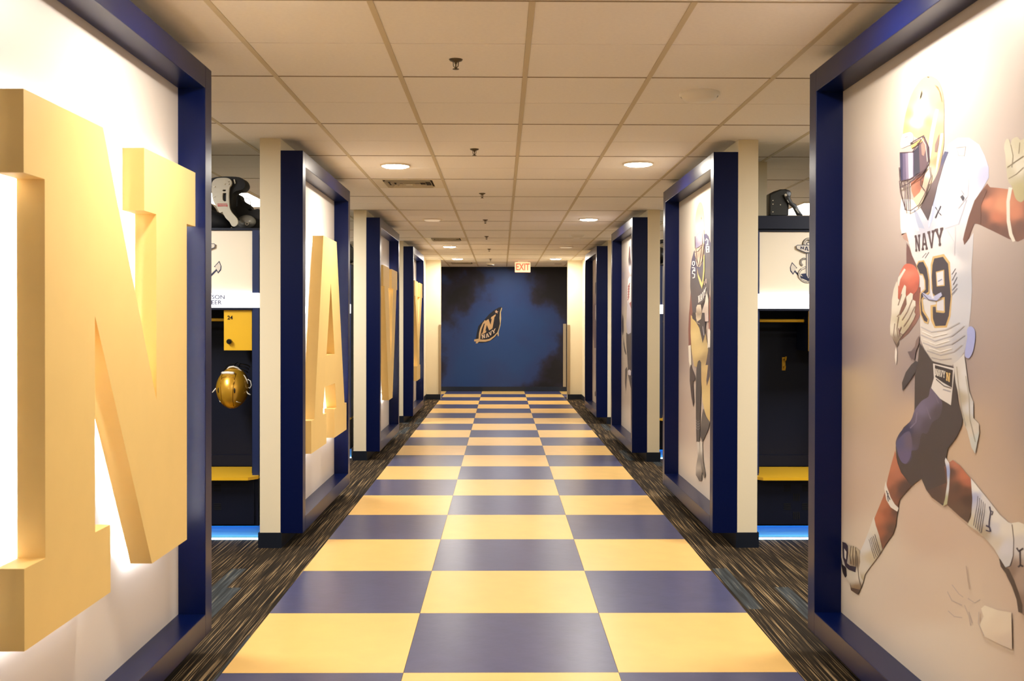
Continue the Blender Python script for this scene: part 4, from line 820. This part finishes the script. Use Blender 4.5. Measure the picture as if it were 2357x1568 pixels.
# right side piece
R_ = {'R': (1735, 420, 5.227)}
OFF = Vector((1.86, 7.18, 2.205))
t = thing('shoulder_pads', 'black shoulder pad shell with a hinged strap on the beam over the right locker', 'shoulder pads', OFF)
bm = bmesh.new(); trace_solid(bm, 'R 190 396 190 135 240 108 320 82 390 80 435 96 455 125 450 165 425 200 420 396', R_, 7.12, .09, False); o = bm_obj('shell', bm, BLACK, t); bevel_mod(o, .008)
bm = bmesh.new(); trace_solid(bm, 'R 202 392 204 150 320 96 370 92 398 108 398 392', R_, 7.112, .009, False); o = bm_obj('face_plate', bm, mat('olive_black_plastic', (30, 30, 22), .25), t)
bm = bmesh.new(); trace_solid(bm, 'R 365 165 400 135 440 180 470 240 510 262 550 330 595 396 520 396 470 300 430 262 395 225', R_, 7.09, .016, False); o = bm_obj('hinged_strap', bm, BLACK, t); bevel_mod(o, .004)
bm = bmesh.new()
for q in ((230, 218), (230, 262), (230, 355), (320, 270)): cyl(bm, on(1735+q[0]/5.227, 420+q[1]/5.227, y=7.11)-OFF, .004, .006, 'y', 10)
bm_obj('rivets', bm, CHROME, t, kind='stuff')
bm = bmesh.new(); c = on(1735+384/5.227, 420+152/5.227, y=7.086)-OFF; cyl(bm, c, .009, .006, 'y', 16); bm_obj('strap_bolt', bm, CHROME, t)
bm = bmesh.new(); trace_solid(bm, 'R 498 318 508 312 545 365 536 372', R_, 7.088, .002, False); trace_solid(bm, 'R 400 215 406 208 424 240 418 246', R_, 7.088, .002, False); bm_obj('strap_marking', bm, mat('grey_ink', (170, 170, 160)), t)
# copies of dark pads in the farther bays
def pad_pile(x, y, lab, hue=None):
    t = thing('shoulder_pads', lab, 'shoulder pads', (x, y, 2.117))
    bm = bmesh.new(); ell(bm, Vector((-.10, 0, .10)), (.13, .12, .10), 20); ell(bm, Vector((.10, 0, .10)), (.13, .12, .10), 20)
    for v in bm.verts: v.co.z = max(v.co.z, 0)
    bm_obj('shell', bm, BLACK, t, smooth=True)
    bm = bmesh.new(); tube(bm, [(.17*math.cos(a), -.02, .13+.13*math.sin(a)) for a in [k*math.pi/10 for k in range(11)]], .022, 10); bm_obj('collar_roll', bm, BLACKF, t)
    if hue: 
        bm = bmesh.new(); tube(bm, [(-.1, -.12, .02), (-.12, -.13, .10), (-.05, -.12, .17)], .014, 8); bm_obj('strap', bm, hue, t)
pad_pile(-1.80, 11.5, 'black shoulder pads with a red strap on the second left bay of lockers', REDM)
pad_pile(1.80, 11.46, 'black shoulder pads atop the lockers in the second right bay')
pad_pile(1.95, 15.75, 'black shoulder pads atop the lockers in the farthest right bay')

# ------------------------------------------------------------------ gold helmet hung in the left locker
HC = on(536, 893, y=7.25)
t = thing('helmet', 'metallic gold football helmet hanging crown outward inside the left locker', 'helmet', HC)
bm = bmesh.new(); ell(bm, Vector((0, 0, 0)), (.113, .13, .142), 48)
for v in bm.verts:
    k = v.co.z/.142; v.co.x *= 1-.10*max(0, -k)-.05*max(0, k); v.co.y += .02*k
    if v.co.y > .07: v.co.y = .07
o = bm_obj('shell', bm, HELG, t, smooth=True)
def surf(x, z, lift=.002):
    k = z/.142; xs = x/(1-.10*max(0, -k)-.05*max(0, k)); q = max(0, 1-(xs/.113)**2-k*k); return Vector((x, -.13*math.sqrt(q)+.02*k-lift, z))
bm = bmesh.new()
for sx in (-1, 1): tube(bm, [surf(sx*(.048-.010*k/10)+.0-.01, .10-.22*k/12, .000) for k in range(13)], .0026, 6)
tube(bm, [surf(-.055, .03), surf(-.058, .055), surf(-.05, .075), surf(-.01, .082), surf(.030, .075), surf(.038, .055), surf(.033, .03)], .0024, 6)
bm_obj('shell_ridge', bm, mat('helmet_ridge_gold', (150, 104, 20), .25, metal=.7), t)
bm = bmesh.new()
for x, z in ((-.072, -.01), (.042, -.012)): ell(bm, surf(x, z, -.001), (.006, .005, .019), 12)
bm_obj('vent_hole', bm, BLACK, t, smooth=True, kind='stuff')
bm = bmesh.new()
pts = [surf(-.062+.0112*k, .108-.004*abs(k-4)/4, .004) for k in range(9)]
tube(bm, pts, .010, 8); o = bm_obj('front_bumper', bm, WHITEP, t)
bm = bmesh.new()
for zz, yy in ((.132, .02), (.150, .05), (.165, .09)):
    tube(bm, [(.085*math.cos(a)+.004, yy+.03*abs(math.cos(a)), zz-.03+.028*math.sin(a)) for a in [k*math.pi/12 for k in range(13)]], .0045, 8)
tube(bm, [(0, .0, .13), (0, .05, .16), (0, .12, .17)], .0045); tube(bm, [(.03, .0, .128), (.03, .06, .155), (.02, .12, .165)], .004)
bm_obj('face_mask', bm, BLACK, t)
bm = bmesh.new(); tube(bm, [(-.038, -.005, .128), (-.02, -.02, .143), (.01, -.025, .148), (.035, -.01, .138), (.055, .0, .118), (.062, .01, .09)], .0055, 8); bm_obj('jaw_pad', bm, WHITEP, t)
bm = bmesh.new()
tube(bm, [(.108, -.02, .06), (.128, -.03, .05), (.135, -.03, .02), (.125, -.03, .0), (.108, -.02, .004)], .003, 6)
tube(bm, [(.10, -.04, -.015), (.115, -.05, -.035), (.134, -.05, -.045)], .0042, 6); tube(bm, [(-.108, -.03, 0), (-.13, -.04, -.03)], .004, 6)
tube(bm, [(.06, -.02, .10), (.085, -.02, .082), (.10, -.02, .055), (.106, -.02, .03)], .005, 6)
bm_obj('chin_strap', bm, WHITEP, t, kind='stuff')
bm = bmesh.new()
for x, z in ((-.078, -.088), (.060, -.095)): tube(bm, [surf(x-.012, z+.008, .001), surf(x+.008, z-.004, .001)], .0035, 6)
bm_obj('snap', bm, WHITEP, t, kind='stuff')
